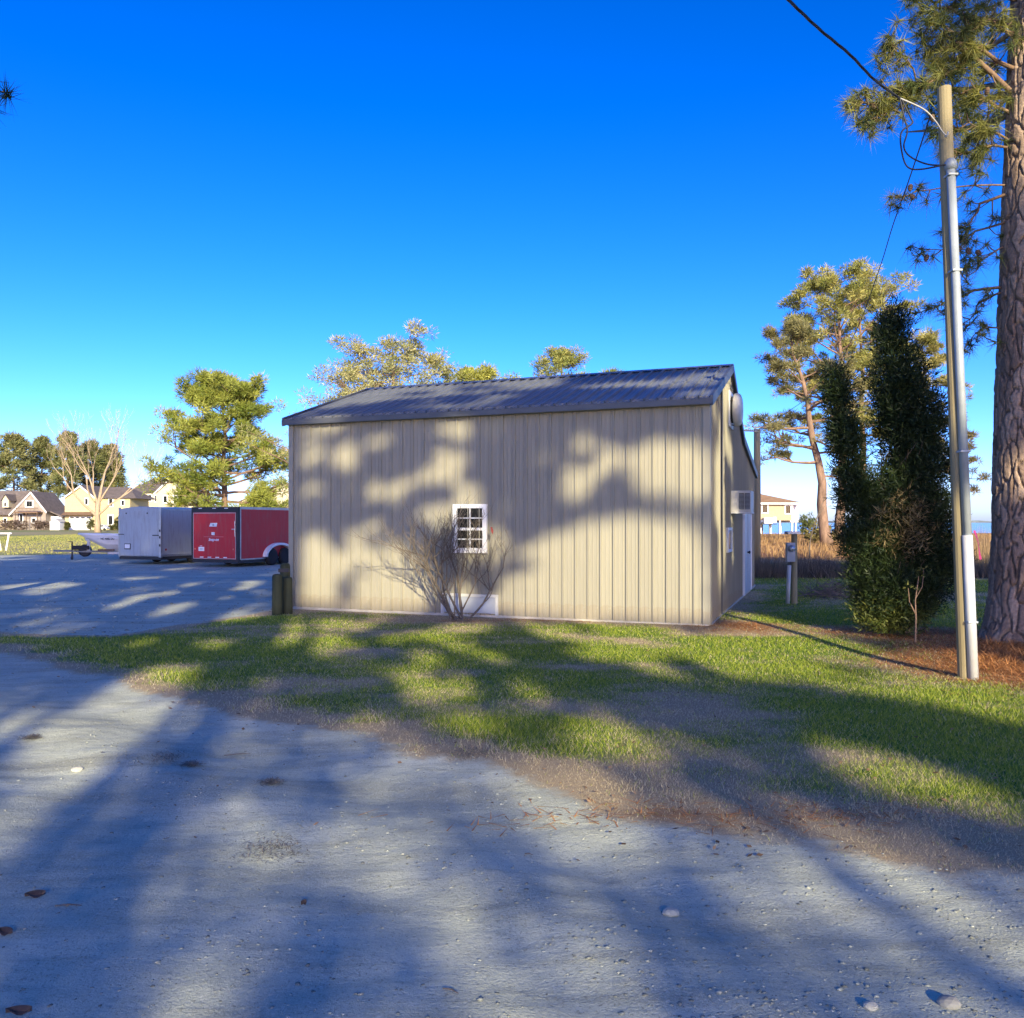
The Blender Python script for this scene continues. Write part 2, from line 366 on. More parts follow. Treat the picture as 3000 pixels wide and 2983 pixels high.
tag(fs.build('far_shore', M['far']), 'thin grey wooded far shore across the river', kind='structure')

# ------------------------------------------------------------ metal building
B = tag(empty('metal_building', BR, BA), 'tan ribbed metal building with dark sloping roof and one small front window', 'building')
EZ, RZ, G, KY, KZ, LYE, LZE = 3.83, 4.88, 3.15, 5.72, 3.66, 9.4, 3.05       # eave, ridge, ridge offset, rear kink, lean-to eave
def gz(yy):                                                               # height of the end wall below the roof line
    if yy <= G: return EZ+(RZ-EZ)*yy/G
    if yy <= KY: return RZ+(KZ-RZ)*(yy-G)/(KY-G)
    return KZ+(LZE-KZ)*(yy-KY)/(LYE-KY)
core = MB(); core.prism([(.01, .0), (LYE-.01, .0), (LYE-.01, LZE-.06), (KY, KZ-.06), (G, RZ-.06), (.01, EZ-.06)], 'x', -BLEN+.02, -.02)
core.build('wall_core', M['trim'], B)
npan = 36; pw = BLEN/npan
def profile(wd, out):
    return [(0, 0), (.003, out*.037), (.022, out*.037), (.030, 0), (wd*.38, 0), (wd*.40, out*.008), (wd*.46, out*.008), (wd*.48, 0),
            (wd*.70, 0), (wd*.72, out*.008), (wd*.78, out*.008), (wd*.80, 0), (wd, 0)]
pr = profile(pw, -1); k = len(pr); mb = MB()
mb.add([(a, b-.012, .04) for a, b in pr]+[(a, b-.012, EZ-.02) for a, b in pr], [(i, i+1, k+i+1, k+i) for i in range(k-1)])
pm = mb.mesh('siding_panel', M['panel'])
for i in range(npan):
    o = obj('siding_panel', pm, B); o.location = (-BLEN+i*pw, 0, 0)
nG = 41; gw = LYE/nG; pg = profile(gw, 1)
for i in range(nG):                                                       # end wall panels follow the rake
    y0 = i*gw; mb = MB()
    mb.add([(b+.012, y0+a, .04) for a, b in pg]+[(b+.012, y0+a, gz(y0+a)-.02) for a, b in pg], [(j, j+1, k+j+1, k+j) for j in range(k-1)])
    mb.build('siding_panel', M['panel'], B)
for i in range(nG):                                                       # left end wall, hidden in the photograph
    if i % 6: continue
    y0 = i*gw; y1 = min(LYE, y0+gw*6); mb = MB()
    mb.add([(-BLEN-.012, y0, .04), (-BLEN-.012, y1, .04), (-BLEN-.012, y1, gz(y1)-.02), (-BLEN-.012, y0, gz(y0)-.02)], [(0, 1, 2, 3)]); mb.build('siding_panel', M['panel'], B)
mb = MB(); mb.box(.035, -.07, -.038, .005, .03, EZ) if False else mb.box(-.075, .053, -.054, .072, .03, EZ-.01); mb.build('corner_trim', M['panel'], B, bevel=.004)
mb = MB(); mb.box(-BLEN-.035, -BLEN+.07, -.054, .07, .03, EZ-.01); mb.build('corner_trim', M['panel'], B, bevel=.004)
mb = MB(); mb.box(-BLEN-.02, .02, -.060, .0, -.02, .045); mb.build('base_trim', M['trim'], B, bevel=.004)
mb = MB(); mb.box(.0, .061, .08, LYE, -.02, .045); mb.build('base_trim', M['trim'], B, bevel=.004)
mb = MB(); mb.box(-BLEN-.05, .05, -.074, -.051, EZ-.13, EZ+.02); mb.build('eave_trim', M['panel'], B, bevel=.004)
mb = MB(); mb.box(.037, .063, 1.60, 1.635, .05, gz(1.6)-.05); mb.build('joint_strip', M['darktrim'], B)
# roof: each sheet a piece of its own
OV = .16
def roof_sheets(ya, za, yb, zb, name):
    n = 37; x0 = -BLEN-.09; wd = (BLEN+.18)/n; L = math.hypot(yb-ya, zb-za); pr = [(a_, b_*1.25) for a_, b_ in profile(wd, 1)]; kk = len(pr)
    dy, dz = (yb-ya)/L, (zb-za)/L; m = MB(); a = []
    for s in (0, L):
        for px_, h in pr: a.append((px_, ya+dy*s-dz*h*1.0, za+dz*s+abs(dy)*h))
    for s in (0, L):
        for px_, h in pr: a.append((px_, ya+dy*s+dz*.012, za+dz*s-.014+abs(dy)*h*.6))
    f = [(i, i+1, kk+i+1, kk+i) for i in range(kk-1)]+[(2*kk+i, 3*kk+i, 3*kk+i+1, 2*kk+i+1) for i in range(kk-1)]+[(i, 2*kk+i, 2*kk+i+1, i+1) for i in range(kk-1)]
    m.add(a, f); me = m.mesh(name, M['roof'])
    for i in range(n):
        o = obj(name, me, B); o.location = (x0+i*wd, 0, 0)
sl = (RZ-EZ)/G
roof_sheets(-OV, EZ+.03-OV*sl, G, RZ+.03, 'roof_sheet')
roof_sheets(KY+.1, KZ+.03-.1*.4, G, RZ+.03, 'roof_sheet')
roof_sheets(LYE+.12, LZE+.03, KY, KZ+.0, 'roof_sheet')
mb = MB(); mb.prism([(G-.16, RZ+.01), (G, RZ+.075), (G+.16, RZ+.0), (G, RZ+.05)], 'x', -BLEN-.10, .10); mb.build('ridge_cap', M['roof'], B)
for s, nm in ((.06, 'rake_trim'), (-BLEN-.11, 'rake_trim')):
    mb = MB()
    path = [(-OV-.01, EZ-OV*sl), (G, RZ), (KY, KZ), (LYE+.12, LZE)]
    for (a0, b0), (a1, b1) in zip(path[:-1], path[1:]):
        mb.prism([(a0, b0-.10), (a1, b1-.10), (a1, b1+.068), (a0, b0+.068)], 'x', s, s+.05)
    mb.build(nm, M['darktrim'], B)
mb = MB(); mb.box(-BLEN-.11, .11, -OV-.02, -OV-.012, EZ-OV*sl-.075, EZ-OV*sl+.02); mb.build('drip_edge', M['darktrim'], B)
mb = MB(); mb.lathe([(.06, 0), (.06, .16), (.10, .16), (.10, .2), (.03, .24)], (-4.05, G+.25, RZ-.08), 12); mb.build('roof_vent', M['offwhite'], B, smooth=False)
# front window
def local_front(px_, py_, off=0):
    "where the pixel's ray meets the front wall, in the building's own axes"
    d = Vector(((px_-CX)/F, 1, -(py_-HZ)/F)); o = Vector((0, 0, H)); p0 = BR-bv*off
    s = (p0-o).dot(bv)/d.dot(bv); p = o+d*s-BR
    return p.dot(bu), p.z
def local_end(px_, py_, off=0):
    d = Vector(((px_-CX)/F, 1, -(py_-HZ)/F)); o = Vector((0, 0, H)); p0 = BR+bu*off
    s = (p0-o).dot(bu)/d.dot(bu); p = o+d*s-BR
    return p.dot(bv), p.z
wx0, wz1 = local_front(1331, 1478); wx1, wz0 = local_front(1430, 1621)
Wn = MB(); fr = .085
Wn.box(wx0, wx0+fr, -.085, -.02, wz0, wz1); Wn.box(wx1-fr, wx1, -.085, -.02, wz0, wz1)
Wn.box(wx0+fr, wx1-fr, -.083, -.02, wz1-fr*.9, wz1); Wn.box(wx0+fr, wx1-fr, -.083, -.02, wz0, wz0+fr*.7)
WN = Wn.build('window', M['white'], B, bevel=.006); WN['label'] = 'small white framed front window of eight panes'
ix0, ix1, iz0, iz1 = wx0+fr, wx1-fr, wz0+fr*.7, wz1-fr*.9; im = (iz0+iz1)/2+.0; xm = (ix0+ix1)/2
mb = MB(); mb.box(ix0, ix1, -.07, -.03, im-.025, im+.025); mb.build('meeting_rail', M['white'], WN, bevel=.004)
mb = MB(); mb.box(ix0, ix1, -.06, -.03, iz0, iz0+.035); mb.build('sill', M['offwhite'], WN, bevel=.004)
for (a, b, top) in ((im+.025, iz1, 1), (iz0+.035, im-.025, 0)):
    mid = (a+b)/2; yo = -.056 if top else -.050
    mb = MB(); mb.box(xm-.012, xm+.012, yo, yo+.02, a, b); mb.build('muntin', M['offwhite'], WN)
    for s in ((ix0, xm-.012), (xm+.012, ix1)):
        mb = MB(); mb.box(s[0], s[1], yo+.001, yo+.019, mid-.012, mid+.012); mb.build('muntin', M['offwhite'], WN)
        for q in ((a, mid-.012), (mid+.012, b)):
            mb = MB(); mb.box(s[0], s[1], yo+.012, yo+.018, q[0], q[1]); mb.build('pane', M['glass'], WN)
# low hatch at the foot of the wall
hx0, hz1 = local_front(1296, 1737); hx1, hz0 = local_front(1462, 1803); hz0 = max(hz0, .03)
mb = MB(); f2 = .05
mb.box(hx0, hx0+f2, -.07, -.02, hz0, hz1); mb.box(hx1-f2, hx1, -.07, -.02, hz0, hz1); mb.box(hx0+f2, hx1-f2, -.068, -.02, hz1-f2, hz1)
HT = mb.build('hatch', M['hatchframe'], B, bevel=.004); HT['label'] = 'low white framed hatch at the foot of the front wall'
mb = MB(); mb.box(hx0+f2, hx1-f2, -.050, -.03, hz0+.03, hz1-f2); mb.build('hatch_sheet', M['sheet'], HT)
# end wall: small window, door in the lean-to part
y0, z1 = local_end(2123, 1546); y1, z0 = local_end(2135, 1616)
mb = MB(); mb.box(.03, .075, y0, y0+.07, z0, z1); mb.box(.03, .075, y1-.07, y1, z0, z1); mb.box(.03, .073, y0+.07, y1-.07, z1-.06, z1); mb.box(.03, .073, y0+.07, y1-.07, z0, z0+.06)
SW = mb.build('window', M['white'], B, bevel=.004); mb = MB(); mb.box(.035, .05, y0+.07, y1-.07, z0+.06, z1-.06); mb.build('pane', M['glass'], SW)
dy0, dy1 = 5.9, 7.7
mb = MB(); mb.box(.03, .075, dy0, dy1, .06, 2.12); DO = mb.build('door', M['door'], B, bevel=.006)
mb = MB(); mb.box(.03, .095, dy0-.1, dy0, .04, 2.2); mb.box(.03, .095, dy1, dy1+.1, .04, 2.2); mb.box(.03, .093, dy0, dy1, 2.12, 2.2); mb.build('door_frame', M['white'], DO, bevel=.004)
mb = MB(); mb.box(.07, .085, (dy0+dy1)/2-.015, (dy0+dy1)/2+.015, .08, 2.1); mb.build('door_seam', M['greypaint'], DO)
mb = MB(); mb.lathe([(.02, 0), (.02, .03), (.035, .035), (.04, .06), (.02, .075)], (.075, dy0+.8, 1.02), 10, 'x'); mb.build('door_knob', M['dark'], DO, smooth=True)

# exhaust fan and air conditioner hung on the end wall
fy, fz = G+.02, 4.02
E_ = tag(empty('exhaust_fan', bw(.035, fy, fz), BA), 'white round hooded exhaust fan under the gable peak', 'exhaust fan')
mb = MB(); mb.box(0, .03, -.36, .36, -.36, .36); mb.build('flange', M['offwhite'], E_, bevel=.006)
mb = MB(); mb.lathe([(.27, .03), (.27, .075)], n=24, axis='x'); mb.build('throat', M['dark'], E_)
mb = MB(); mb.lathe([(.02, .075), (.30, .075), (.325, .085), (.34, .12), (.335, .17), (.30, .215), (.22, .24), (.1, .25), (.02, .252)], n=32, axis='x'); mb.build('hood', M['acbody'], E_, smooth=True)
for a in range(3):
    q = a*2.094+.5; mb = MB(); mb.tube([(.03, .3*math.cos(q), .3*math.sin(q)), (.09, .31*math.cos(q), .31*math.sin(q))], .012, 6); mb.build('bracket', M['dark'], E_)
ay0, az1 = local_end(2136, 1438); az0 = az1-.44
A_ = tag(empty('air_conditioner', bw(.035, ay0, az0), BA), 'boxy beige white air conditioner jutting from the end wall above the door', 'air conditioner')
mb = MB(); mb.box(0, .40, 0, .62, 0, .44); mb.build('casing', M['acbody'], A_, bevel=.012)
for k2 in range(2):
    xa = .16+k2*.115; mb = MB(); mb.box(xa, xa+.10, -.008, .004, .06, .385); Gq = mb.build('grille', M['dark'], A_)
    for s in range(12):
        mb = MB(); mb.box(xa+.004, xa+.096, -.014, -.006, .07+s*.026, .082+s*.026); mb.build('slat', M['greypaint'], Gq)
mb = MB(); mb.box(-.01, .41, -.012, .632, -.025, .001); mb.build('drip_tray', M['white'], A_, bevel=.004)

# treated posts at the left corner
for nm, px0, px1, pyt, pyb, dpt, lab in (('bollard', 797, 827, 1682, 1803, 15.55, 'weathered dark green timber post leftmost at the building corner'),
                               ('bollard', 828, 857, 1690, 1800, 15.75, 'round topped green timber post right of its twin at the building corner'),
                               ('bollard', 820, 850, 1650, 1797, 16.05, 'taller dark green timber post between and behind the two corner posts')):
    a = at(px0, pyb, dpt); b = at(px1, pyt, dpt); r = (b.x-a.x)/2; zt = b.z; zg = tz((a.x+b.x)/2, dpt)-.05
    o = empty(nm, ((a.x+b.x)/2, dpt, zg)); hh = zt-zg; mb = MB()
    rr = random.Random(int(px0)); mb.lathe([(r, 0), (r*1.02, hh*.3), (r*.98, hh*.7), (r*.97, hh-.05), (r*.85, hh-.015), (r*.5, hh), (.01, hh+.004)], (0, 0, 0), 14); mb.build('shaft', M['timber'], o, smooth=True)
    if nm == 'bollard' and pyt == 1650:
        mb = MB(); mb.box(-r*1.03, r*1.03, -r*1.06, -r*.6, hh*.83, hh*.90); mb.build('strap', M['dark'], o)
    tag(o, lab, 'bollard', 'timber posts at the building corner')

# ------------------------------------------------------------ trees
nrng = np.random.default_rng(7)
def unit(n, rng=nrng):
    v = rng.normal(size=(n, 3)); return v/np.linalg.norm(v, axis=1)[:, None]
def puffs(centers, radii, nb, L, wd, pal, rng, flat=.75, up=.35, spread=1.0):
    "foliage: nb blades per clump, random within its volume and pointing outwards"
    C = np.repeat(np.asarray(centers, float), nb, 0); r = np.repeat(np.asarray(radii, float), nb)
    n = len(C); u = unit(n, rng); rad = rng.random(n)**.45
    off = u*(rad*r)[:, None]*np.array([1, 1, flat])
    base = C+off*.75
    d = u*np.array([1, 1, flat])+np.array([0, 0, up])+unit(n, rng)*.55*spread; d /= np.linalg.norm(d, axis=1)[:, None]
    ln = L*(.6+.8*rng.random(n)); s = np.cross(d, unit(n, rng)); s /= np.linalg.norm(s, axis=1)[:, None]+1e-9
    wv = s*(wd*(.7+.6*rng.random(n)))[:, None]*.5
    V = np.stack([base-wv, base+wv, base+d*ln[:, None]], 1).reshape(-1, 3)
    T = np.arange(3*n).reshape(-1, 3)
    pal = np.asarray(pal); pt = np.repeat(rng.random(len(centers)), nb)
    tcol = pal[0]+(pal[1]-pal[0])*pt[:, None]; tcol = tcol*(.7+.6*rng.random(n))[:, None]
    return V, T, np.repeat(tcol, 3, 0)
def limb_path(p0, az, el, L, rng, n=6, droop=0., curl=.25):
    p = Vector(p0); pts = [p.copy()]; a, e = az, el
    for i in range(n):
        a += rng.uniform(-curl, curl); e += rng.uniform(-.15, .18)+droop
        p = p+Vector((math.cos(a)*math.cos(e), math.sin(a)*math.cos(e), math.sin(e)))*(L/n); pts.append(p.copy())
    return pts
PINE = ((.10, .14, .028), (.27, .28, .065))
def pine(name, label, loc, height, cb, spread, seed, nlimb=26, puff_r=.9, nb=34, L=.42, wd=.07, lean=(0, 0), trunk_r=.3, group=None, pal=PINE, shape=None, extra=(), keep=None, dens=1.0, fork=None, sub=3, sides=8, rise=.9):
    rng = random.Random(seed); nr = np.random.default_rng(seed); root = empty(name, loc)
    tr = MB(); n = 10; path = []
    for i in range(n+1):
        f = i/n; path.append(Vector((lean[0]*f**1.3*height+rng.uniform(-.012, .012)*height*(0 < i < n), lean[1]*f*height+rng.uniform(-.01, .01)*height*(0 < i < n), f*height*.97)))
    rad = [trunk_r*(1.25 if i == 0 else 1)*(1-.85*(i/n)) for i in range(n+1)]
    tr.tube(path, rad, sides); tr.build('trunk', M['pinebark'], root, smooth=True)
    br = MB(); cs = []; rs = []
    def tpos(f):
        q = f*n; i = min(int(q), n-1); return path[i].lerp(path[i+1], q-i), rad[i]+(rad[i+1]-rad[i])*(q-i)
    def limb(f, az, el, ll):
        p0, r0 = tpos(f); pts = limb_path(p0, az, el, ll, rng, 6)
        rr = min(r0*.55, .05+ll*.022); br.tube(pts, [rr*(1-.8*i/6) for i in range(7)], 5)
        cs.append(pts[-1]); rs.append(puff_r*rng.uniform(.7, 1.1))
        for j in range(sub):
            k3 = rng.choice((2, 3, 3, 4, 4, 5)); q = pts[k3]; ll2 = ll*rng.uniform(.22, .5)
            sp = limb_path(q, az+rng.choice((-1, 1))*rng.uniform(.4, 1.2), rng.uniform(-.05, .7), ll2, rng, 3)
            br.tube(sp, [rr*.45, rr*.35, rr*.25, rr*.12], 4); cs.append(sp[-1]); rs.append(puff_r*rng.uniform(.55, 1.0))
            if rng.random() < .6: cs.append(sp[2]+Vector((0, 0, puff_r*.2))); rs.append(puff_r*rng.uniform(.4, .8))
    for i in range(nlimb):
        f = cb+(1-cb)*((i+.5)/nlimb)**.9; g = (f-cb)/(1-cb)
        prof = shape(g) if shape else (1-.75*g**1.6)*(.55+.45*min(1, g*4))
        limb(min(f, .985), i*2.4+rng.uniform(-.5, .5), -.15+rise*g+rng.uniform(-.15, .25), spread*prof*rng.uniform(.65, 1.12))
    for e in extra: limb(*e)
    p, _ = tpos(.995); cs.append(p+Vector((0, 0, .2))); rs.append(puff_r*.8)
    br.build('branches', M['pinebark'], root)
    if keep:
        kk = [i for i in range(len(cs)) if keep(Vector(loc)+cs[i], rs[i])]; cs = [cs[i] for i in kk]; rs = [rs[i] for i in kk]
    V, T, c = puffs([tuple(p) for p in cs], rs, int(nb*dens), L, wd, pal, nr)
    o = tri_mesh('crown', V, T, M['needle'], c, root)
    tag(root, label, 'tree', group); return root

NL = 'pines'
# far left pines behind the houses
GL = 'pines behind the far left houses'
for i, (px_, top, Y, hs_, lab) in enumerate(((40, 1278, 225, 1.0, 'broad dark pine at the left edge behind the grey gabled house'), (122, 1290, 235, .9, 'dark pine between the grey gabled house and the bare tree'),
                                 (196, 1276, 228, 1.0, 'tall dark pine behind the left limbs of the bare tree'), (268, 1300, 240, .9, 'dark pine behind the trunk of the bare tree'), (322, 1312, 245, .8, 'dark pine right of the bare tree trunk'))):
    p = at(px_, HZ, Y); hgt = (HZ-top)/F*Y+H
    pine('pine_tree', lab, (p.x, Y, 0), hgt, .34, 6.8*hs_, 20+i, 30, 2.0, 60, 1.1, .24, trunk_r=.5, group=GL, pal=((.13, .155, .05), (.27, .26, .10)))
# pine beyond the trailers
p = at(655, HZ, 105)
pine('pine_tree', 'tall full pine with horizontal limbs behind the red trailer', (p.x, 105, 0), (HZ-1140)/F*105+H, .12, 10.2, 33, 50, 1.5, 140, .55, .10, trunk_r=.48, pal=((.15, .20, .03), (.38, .39, .075)),
     shape=lambda g: (.92+.12*math.sin(g*9))*(1-.6*g**2), sub=7)
# pines behind the building
GB = 'pines rising behind the metal building'
p = at(1150, HZ, 78)
pine('pine_tree', 'tallest broad pine showing above the roof left of its middle', (p.x, 78, 0), (HZ-1010)/F*78+H, .50, 7.6, 41, 40, 1.35, 95, .32, .085, trunk_r=.42, group=GB, pal=((.22, .24, .08), (.47, .43, .18)),
     shape=lambda g: (.7+.5*math.sin(min(1, g*1.25)*2.6))*(1-.55*g**3), extra=((.58, 3.3, .05, 9.5), (.50, 3.3, -.02, 11), (.46, 3.2, .0, 12.5), (.60, 2.9, .15, 8.5), (.62, .1, .15, 6.5)), sub=5, rise=.25)
p = at(1395, HZ, 80)
pine('pine_tree', 'lower bright pine right of the tallest one above the roof ridge', (p.x, 80, 0), (HZ-1085)/F*80+H, .50, 6.6, 43, 34, 1.3, 95, .32, .085, trunk_r=.38, group=GB, pal=((.19, .23, .04), (.44, .43, .09)), sub=5, rise=.3)
p = at(1645, HZ, 95)
pine('pine_tree', 'small lone pine crown above the middle of the roof ridge', (p.x, 95, 0), (HZ-1030)/F*95+H, .6, 5.4, 47, 26, 1.3, 95, .34, .09, trunk_r=.36, group=GB, pal=((.18, .22, .05), (.40, .37, .11)), sub=4)
p = at(1800, HZ, 120)
pine('pine_tree', 'barely visible pine top poking over the right half of the ridge', (p.x, 120, 0), (HZ-1093)/F*120+H, .6, 4.5, 48, 20, 1.3, 60, .7, .13, trunk_r=.36, group=GB)
# pines to the right by the river
GR = 'pines by the river right of the building'
p = at(2425, HZ, 58)
pine('pine_tree', 'slender leaning pine with bare lower trunk nearest the building corner', (p.x, 58, 0), (HZ-960)/F*58+H, .42, 4.6, 51, 22, .62, 100, .34, .05, lean=(-.17, 0), trunk_r=.40, group=GR, pal=((.12, .13, .055), (.30, .27, .11)),
     extra=((.40, 3.0, -.1, 3.6), (.46, 3.3, .15, 4.2), (.33, .2, .1, 2.0)), sub=5)
p = at(2462, HZ, 64)
pine('pine_tree', 'tallest sunlit pine above the left lobe of the cedar', (p.x, 64, 0), (HZ-835)/F*64+H, .45, 5.2, 53, 34, .85, 150, .30, .06, lean=(.0, 0), trunk_r=.40, group=GR, pal=((.21, .23, .05), (.46, .42, .13)),
     shape=lambda g: .6+.5*math.sin(min(1, g)*3.0), sub=5)
p = at(2520, HZ, 70)
pine('pine_tree', 'sunlit pine directly behind the top of the cedar', (p.x, 70, 0), (HZ-850)/F*70+H, .42, 5.0, 57, 26, .85, 130, .30, .065, trunk_r=.34, group=GR, pal=((.19, .22, .05), (.43, .39, .12)), sub=5)
p = at(2700, HZ, 66)
pine('pine_tree', 'yellowish pine showing between the cedar and the utility pole', (p.x, 66, 0), (HZ-985)/F*66+H, .35, 4.2, 59, 22, .75, 100, .38, .06, trunk_r=.3, group=GR, pal=((.19, .20, .05), (.42, .36, .13)), sub=4)
p = at(2830, HZ, 90)
pine('pine_tree', 'small faint pine seen between the utility pole and the big trunk', (p.x, 90, 0), (HZ-1270)/F*90+H, .45, 2.6, 60, 12, .7, 40, .48, .08, trunk_r=.22, group=GR, pal=((.12, .12, .05), (.24, .2, .09)), sub=3)

# bare deciduous tree on the far lawn
def branching(mb, p, d, L, r, depth, rng, spread=.55, up=.12, minr=.008, sides=5, shrink=.72, nfork=(2, 3)):
    k2 = 4; pts = [p]; q = p.copy(); dd = d.copy()
    for i in range(k2):
        dd = (dd+Vector((rng.uniform(-1, 1), rng.uniform(-1, 1), rng.uniform(-1, 1)))*.13+Vector((0, 0, up*.3))).normalized(); q = q+dd*(L/k2); pts.append(q.copy())
    r1 = max(minr*.6, r*.62); mb.tube(pts, [r+(r1-r)*i/k2 for i in range(k2+1)], sides if r > minr*3 else 3, cap=depth == 0)
    if depth == 0: return
    for i in range(rng.choice(nfork)):
        ax = dd.orthogonal().normalized(); ax.rotate(Matrix.Rotation(rng.uniform(0, 6.28), 3, dd)) if False else None
        n2 = Vector((rng.uniform(-1, 1), rng.uniform(-1, 1), rng.uniform(-.6, 1))); nd = (dd+n2*spread+Vector((0, 0, up))).normalized()
        st = pts[-1] if i < 2 else pts[rng.choice((2, 3))]
        branching(mb, st, nd, L*shrink*rng.uniform(.8, 1.15), r1*rng.uniform(.7, .95), depth-1, rng, spread, up, minr, sides, shrink, nfork)
rng = random.Random(12); p = at(286, HZ, 140); T_ = tag(empty('bare_tree', (p.x, 140, 0)), 'large leafless tree with pale forked trunk in front of the cream house', 'tree')
tr = MB(); tr.tube([(0, 0, -.2), (.03, 0, 1.5), (-.05, 0, 3.2), (.1, 0, 5.2)], [.62, .46, .42, .38], 8); tr.build('trunk', M['palebark'], T_, smooth=True)
crown = MB()
for d, L, r, st in (((-.9, -.1, .85), 5.2, .26, (-.05, 0, 2.6)), ((.95, .1, .8), 4.8, .22, (0, 0, 2.9)), ((-.35, .2, 1), 5.5, .24, (.05, 0, 4.6)), ((.25, -.1, 1.2), 5.2, .28, (.1, 0, 5.0)), ((.6, .2, 1), 4.8, .2, (.1, 0, 4.9)), ((-.7, .3, .7), 4.8, .18, (.05, 0, 4.2))):
    branching(crown, Vector(st), Vector(d).normalized(), L, r, 5, rng, .5, .16, .022, 5, .74, (2, 3))
crown.build('crown', M['palebark'], T_)

# ------------------------------------------------------------ red cedar by the pole
def foliage_lobes(name, root, lobes, nblade, L, wd, pal, seed, mat):
    nr = np.random.default_rng(seed); cs = []; rs = []
    for (c, ax, n, tilt) in lobes:
        u = unit(n, nr); rr = nr.random(n)**.38
        pts = u*rr[:, None]*np.array(ax); bump = .82+.5*nr.random(n)
        pts = pts*bump[:, None]; pts[:, 0] += tilt*pts[:, 2]
        cs.append(pts+np.array(c)); rs.append(.10+.16*nr.random(n))
    cs = np.concatenate(cs); rs = np.concatenate(rs)
    V, T, c = puffs(cs, rs, nblade, L, wd, pal, nr, 1.0, .35, .8)
    V[:, 2] = np.maximum(V[:, 2], .03)
    return tri_mesh(name, V, T, mat, c, root)
cp = gp(2655, 1868); CY = cp.y
C_ = tag(empty('cedar_tree', (cp.x, CY, tz(cp.x, CY))), 'dense dark cedar with two lobes left of the utility pole', 'tree')
def cl(px_, py_): q = at(px_, py_, CY); return (q.x-cp.x, 0, q.z)
lob = []
for px_, py_, ax, n, tl in ((2452, 1150, (.17, .22, .38), 150, -.12), (2478, 1290, (.22, .28, .45), 260, -.2), (2508, 1440, (.25, .32, .45), 300, -.2), (2530, 1590, (.30, .36, .42), 340, -.1), (2575, 1720, (.40, .42, .36), 420, 0),
                            (2610, 990, (.24, .26, .45), 200, 0), (2635, 1130, (.40, .40, .50), 420, 0), (2672, 1250, (.52, .46, .50), 560, 0), (2690, 1390, (.50, .46, .45), 480, 0), (2708, 1520, (.40, .42, .42), 380, 0), (2735, 1640, (.34, .40, .42), 320, 0), (2660, 1730, (.52, .50, .34), 520, 0), (2598, 1480, (.34, .36, .40), 300, 0), (2590, 1600, (.36, .30, .30), 240, 0)):
    lob.append((cl(px_, py_), ax, n, tl))
foliage_lobes('crown', C_, lob, 26, .085, .016, ((.008, .020, .007), (.034, .054, .014)), 5, M['cedar'])
tr = MB(); rng = random.Random(3)
tr.tube([(0, 0, -.1), (.02, 0, .5), (-.06, 0, 1.3), (-.10, .03, 2.6), (-.2, 0, 4.2)], [.10, .085, .07, .05, .015], 8)
tr.tube([(0, 0, .3), (-.25, .05, 1.0), (-.55, .05, 1.9), (-.85, 0, 3.0)], [.06, .05, .04, .012], 7)
tr.tube([(0, 0, .5), (.15, .0, 1.4), (.25, .03, 2.8)], [.05, .04, .015], 7)
tr.build('trunk', M['cedarbark'], C_, smooth=True)
br = MB()
for i in range(70):
    zz = rng.uniform(.7, 2.6); a = rng.uniform(0, 6.28); st = Vector((rng.uniform(-.35, .2), rng.uniform(-.1, .1), zz)); ln = rng.uniform(.3, .7)
    pts = limb_path(st, a, rng.uniform(.2, .9), ln, rng, 4); br.tube(pts, [.012, .009, .007, .005, .003], 4)
br.build('branches', M['cedarbark'], C_)
nr = np.random.default_rng(15); n = 80; pc = unit(n, nr)*np.array([.55, .22, .55])*(nr.random(n)**.5)[:, None]+np.array(cl(2615, 1540))+np.array([0, -.36, 0])
V, T, c = puffs(pc, [.12]*n, 16, .10, .012, ((.12, .085, .04), (.24, .19, .08)), nr, 1, .2); tri_mesh('dead_sprays', V, T, M['cedar'], c, C_)
# young shrub in front of the cedar
q = gp(2610, 1862); S_ = tag(empty('evergreen_shrub', (q.x, q.y-.25, tz(q.x, q.y))), 'low yellow green shrub growing at the foot of the cedar', 'shrub')
foliage_lobes('foliage', S_, [((0, 0, .42), (.42, .3, .36), 420, 0), ((-.35, 0, .36), (.3, .3, .28), 200, 0), ((.25, 0, .55), (.22, .25, .3), 140, 0)], 9, .09, .026, ((.05, .075, .014), (.12, .13, .03)), 8, M['cedar'])
mb = MB()
for i in range(9): mb.tube(limb_path((rng.uniform(-.06, .06), 0, 0), rng.uniform(0, 6.28), rng.uniform(.7, 1.3), .7, rng, 4), [.012, .01, .008, .006, .003], 4)
mb.build('stems', M['cedarbark'], S_)
q = gp(2652, 1880); V_ = tag(empty('sapling', (q.x, q.y-.3, tz(q.x, q.y))), 'thin pale forked sapling standing in front of the cedar foot', 'sapling')
mb = MB(); mb.tube([(0, 0, 0), (.01, 0, .35), (.0, 0, .6), (.05, 0, .95)], [.014, .012, .010, .005], 6); mb.tube([(0, 0, .42), (-.08, 0, .58), (-.1, 0, .78)], [.009, .007, .004], 5); mb.tube([(.0, 0, .62), (.1, 0, .8), (.12, 0, 1.05)], [.007, .005, .003], 5)
mb.build('stem', M['pinebark'], V_)
nr = np.random.default_rng(3); Vv, Tt, cc = puffs([(.05, 0, .95), (-.1, 0, .8), (.12, 0, 1.05), (.04, 0, .75)], [.06]*4, 5, .07, .03, ((.10, .12, .03), (.2, .2, .06)), nr); tri_mesh('leaves', Vv, Tt, M['cedar'], cc, V_)

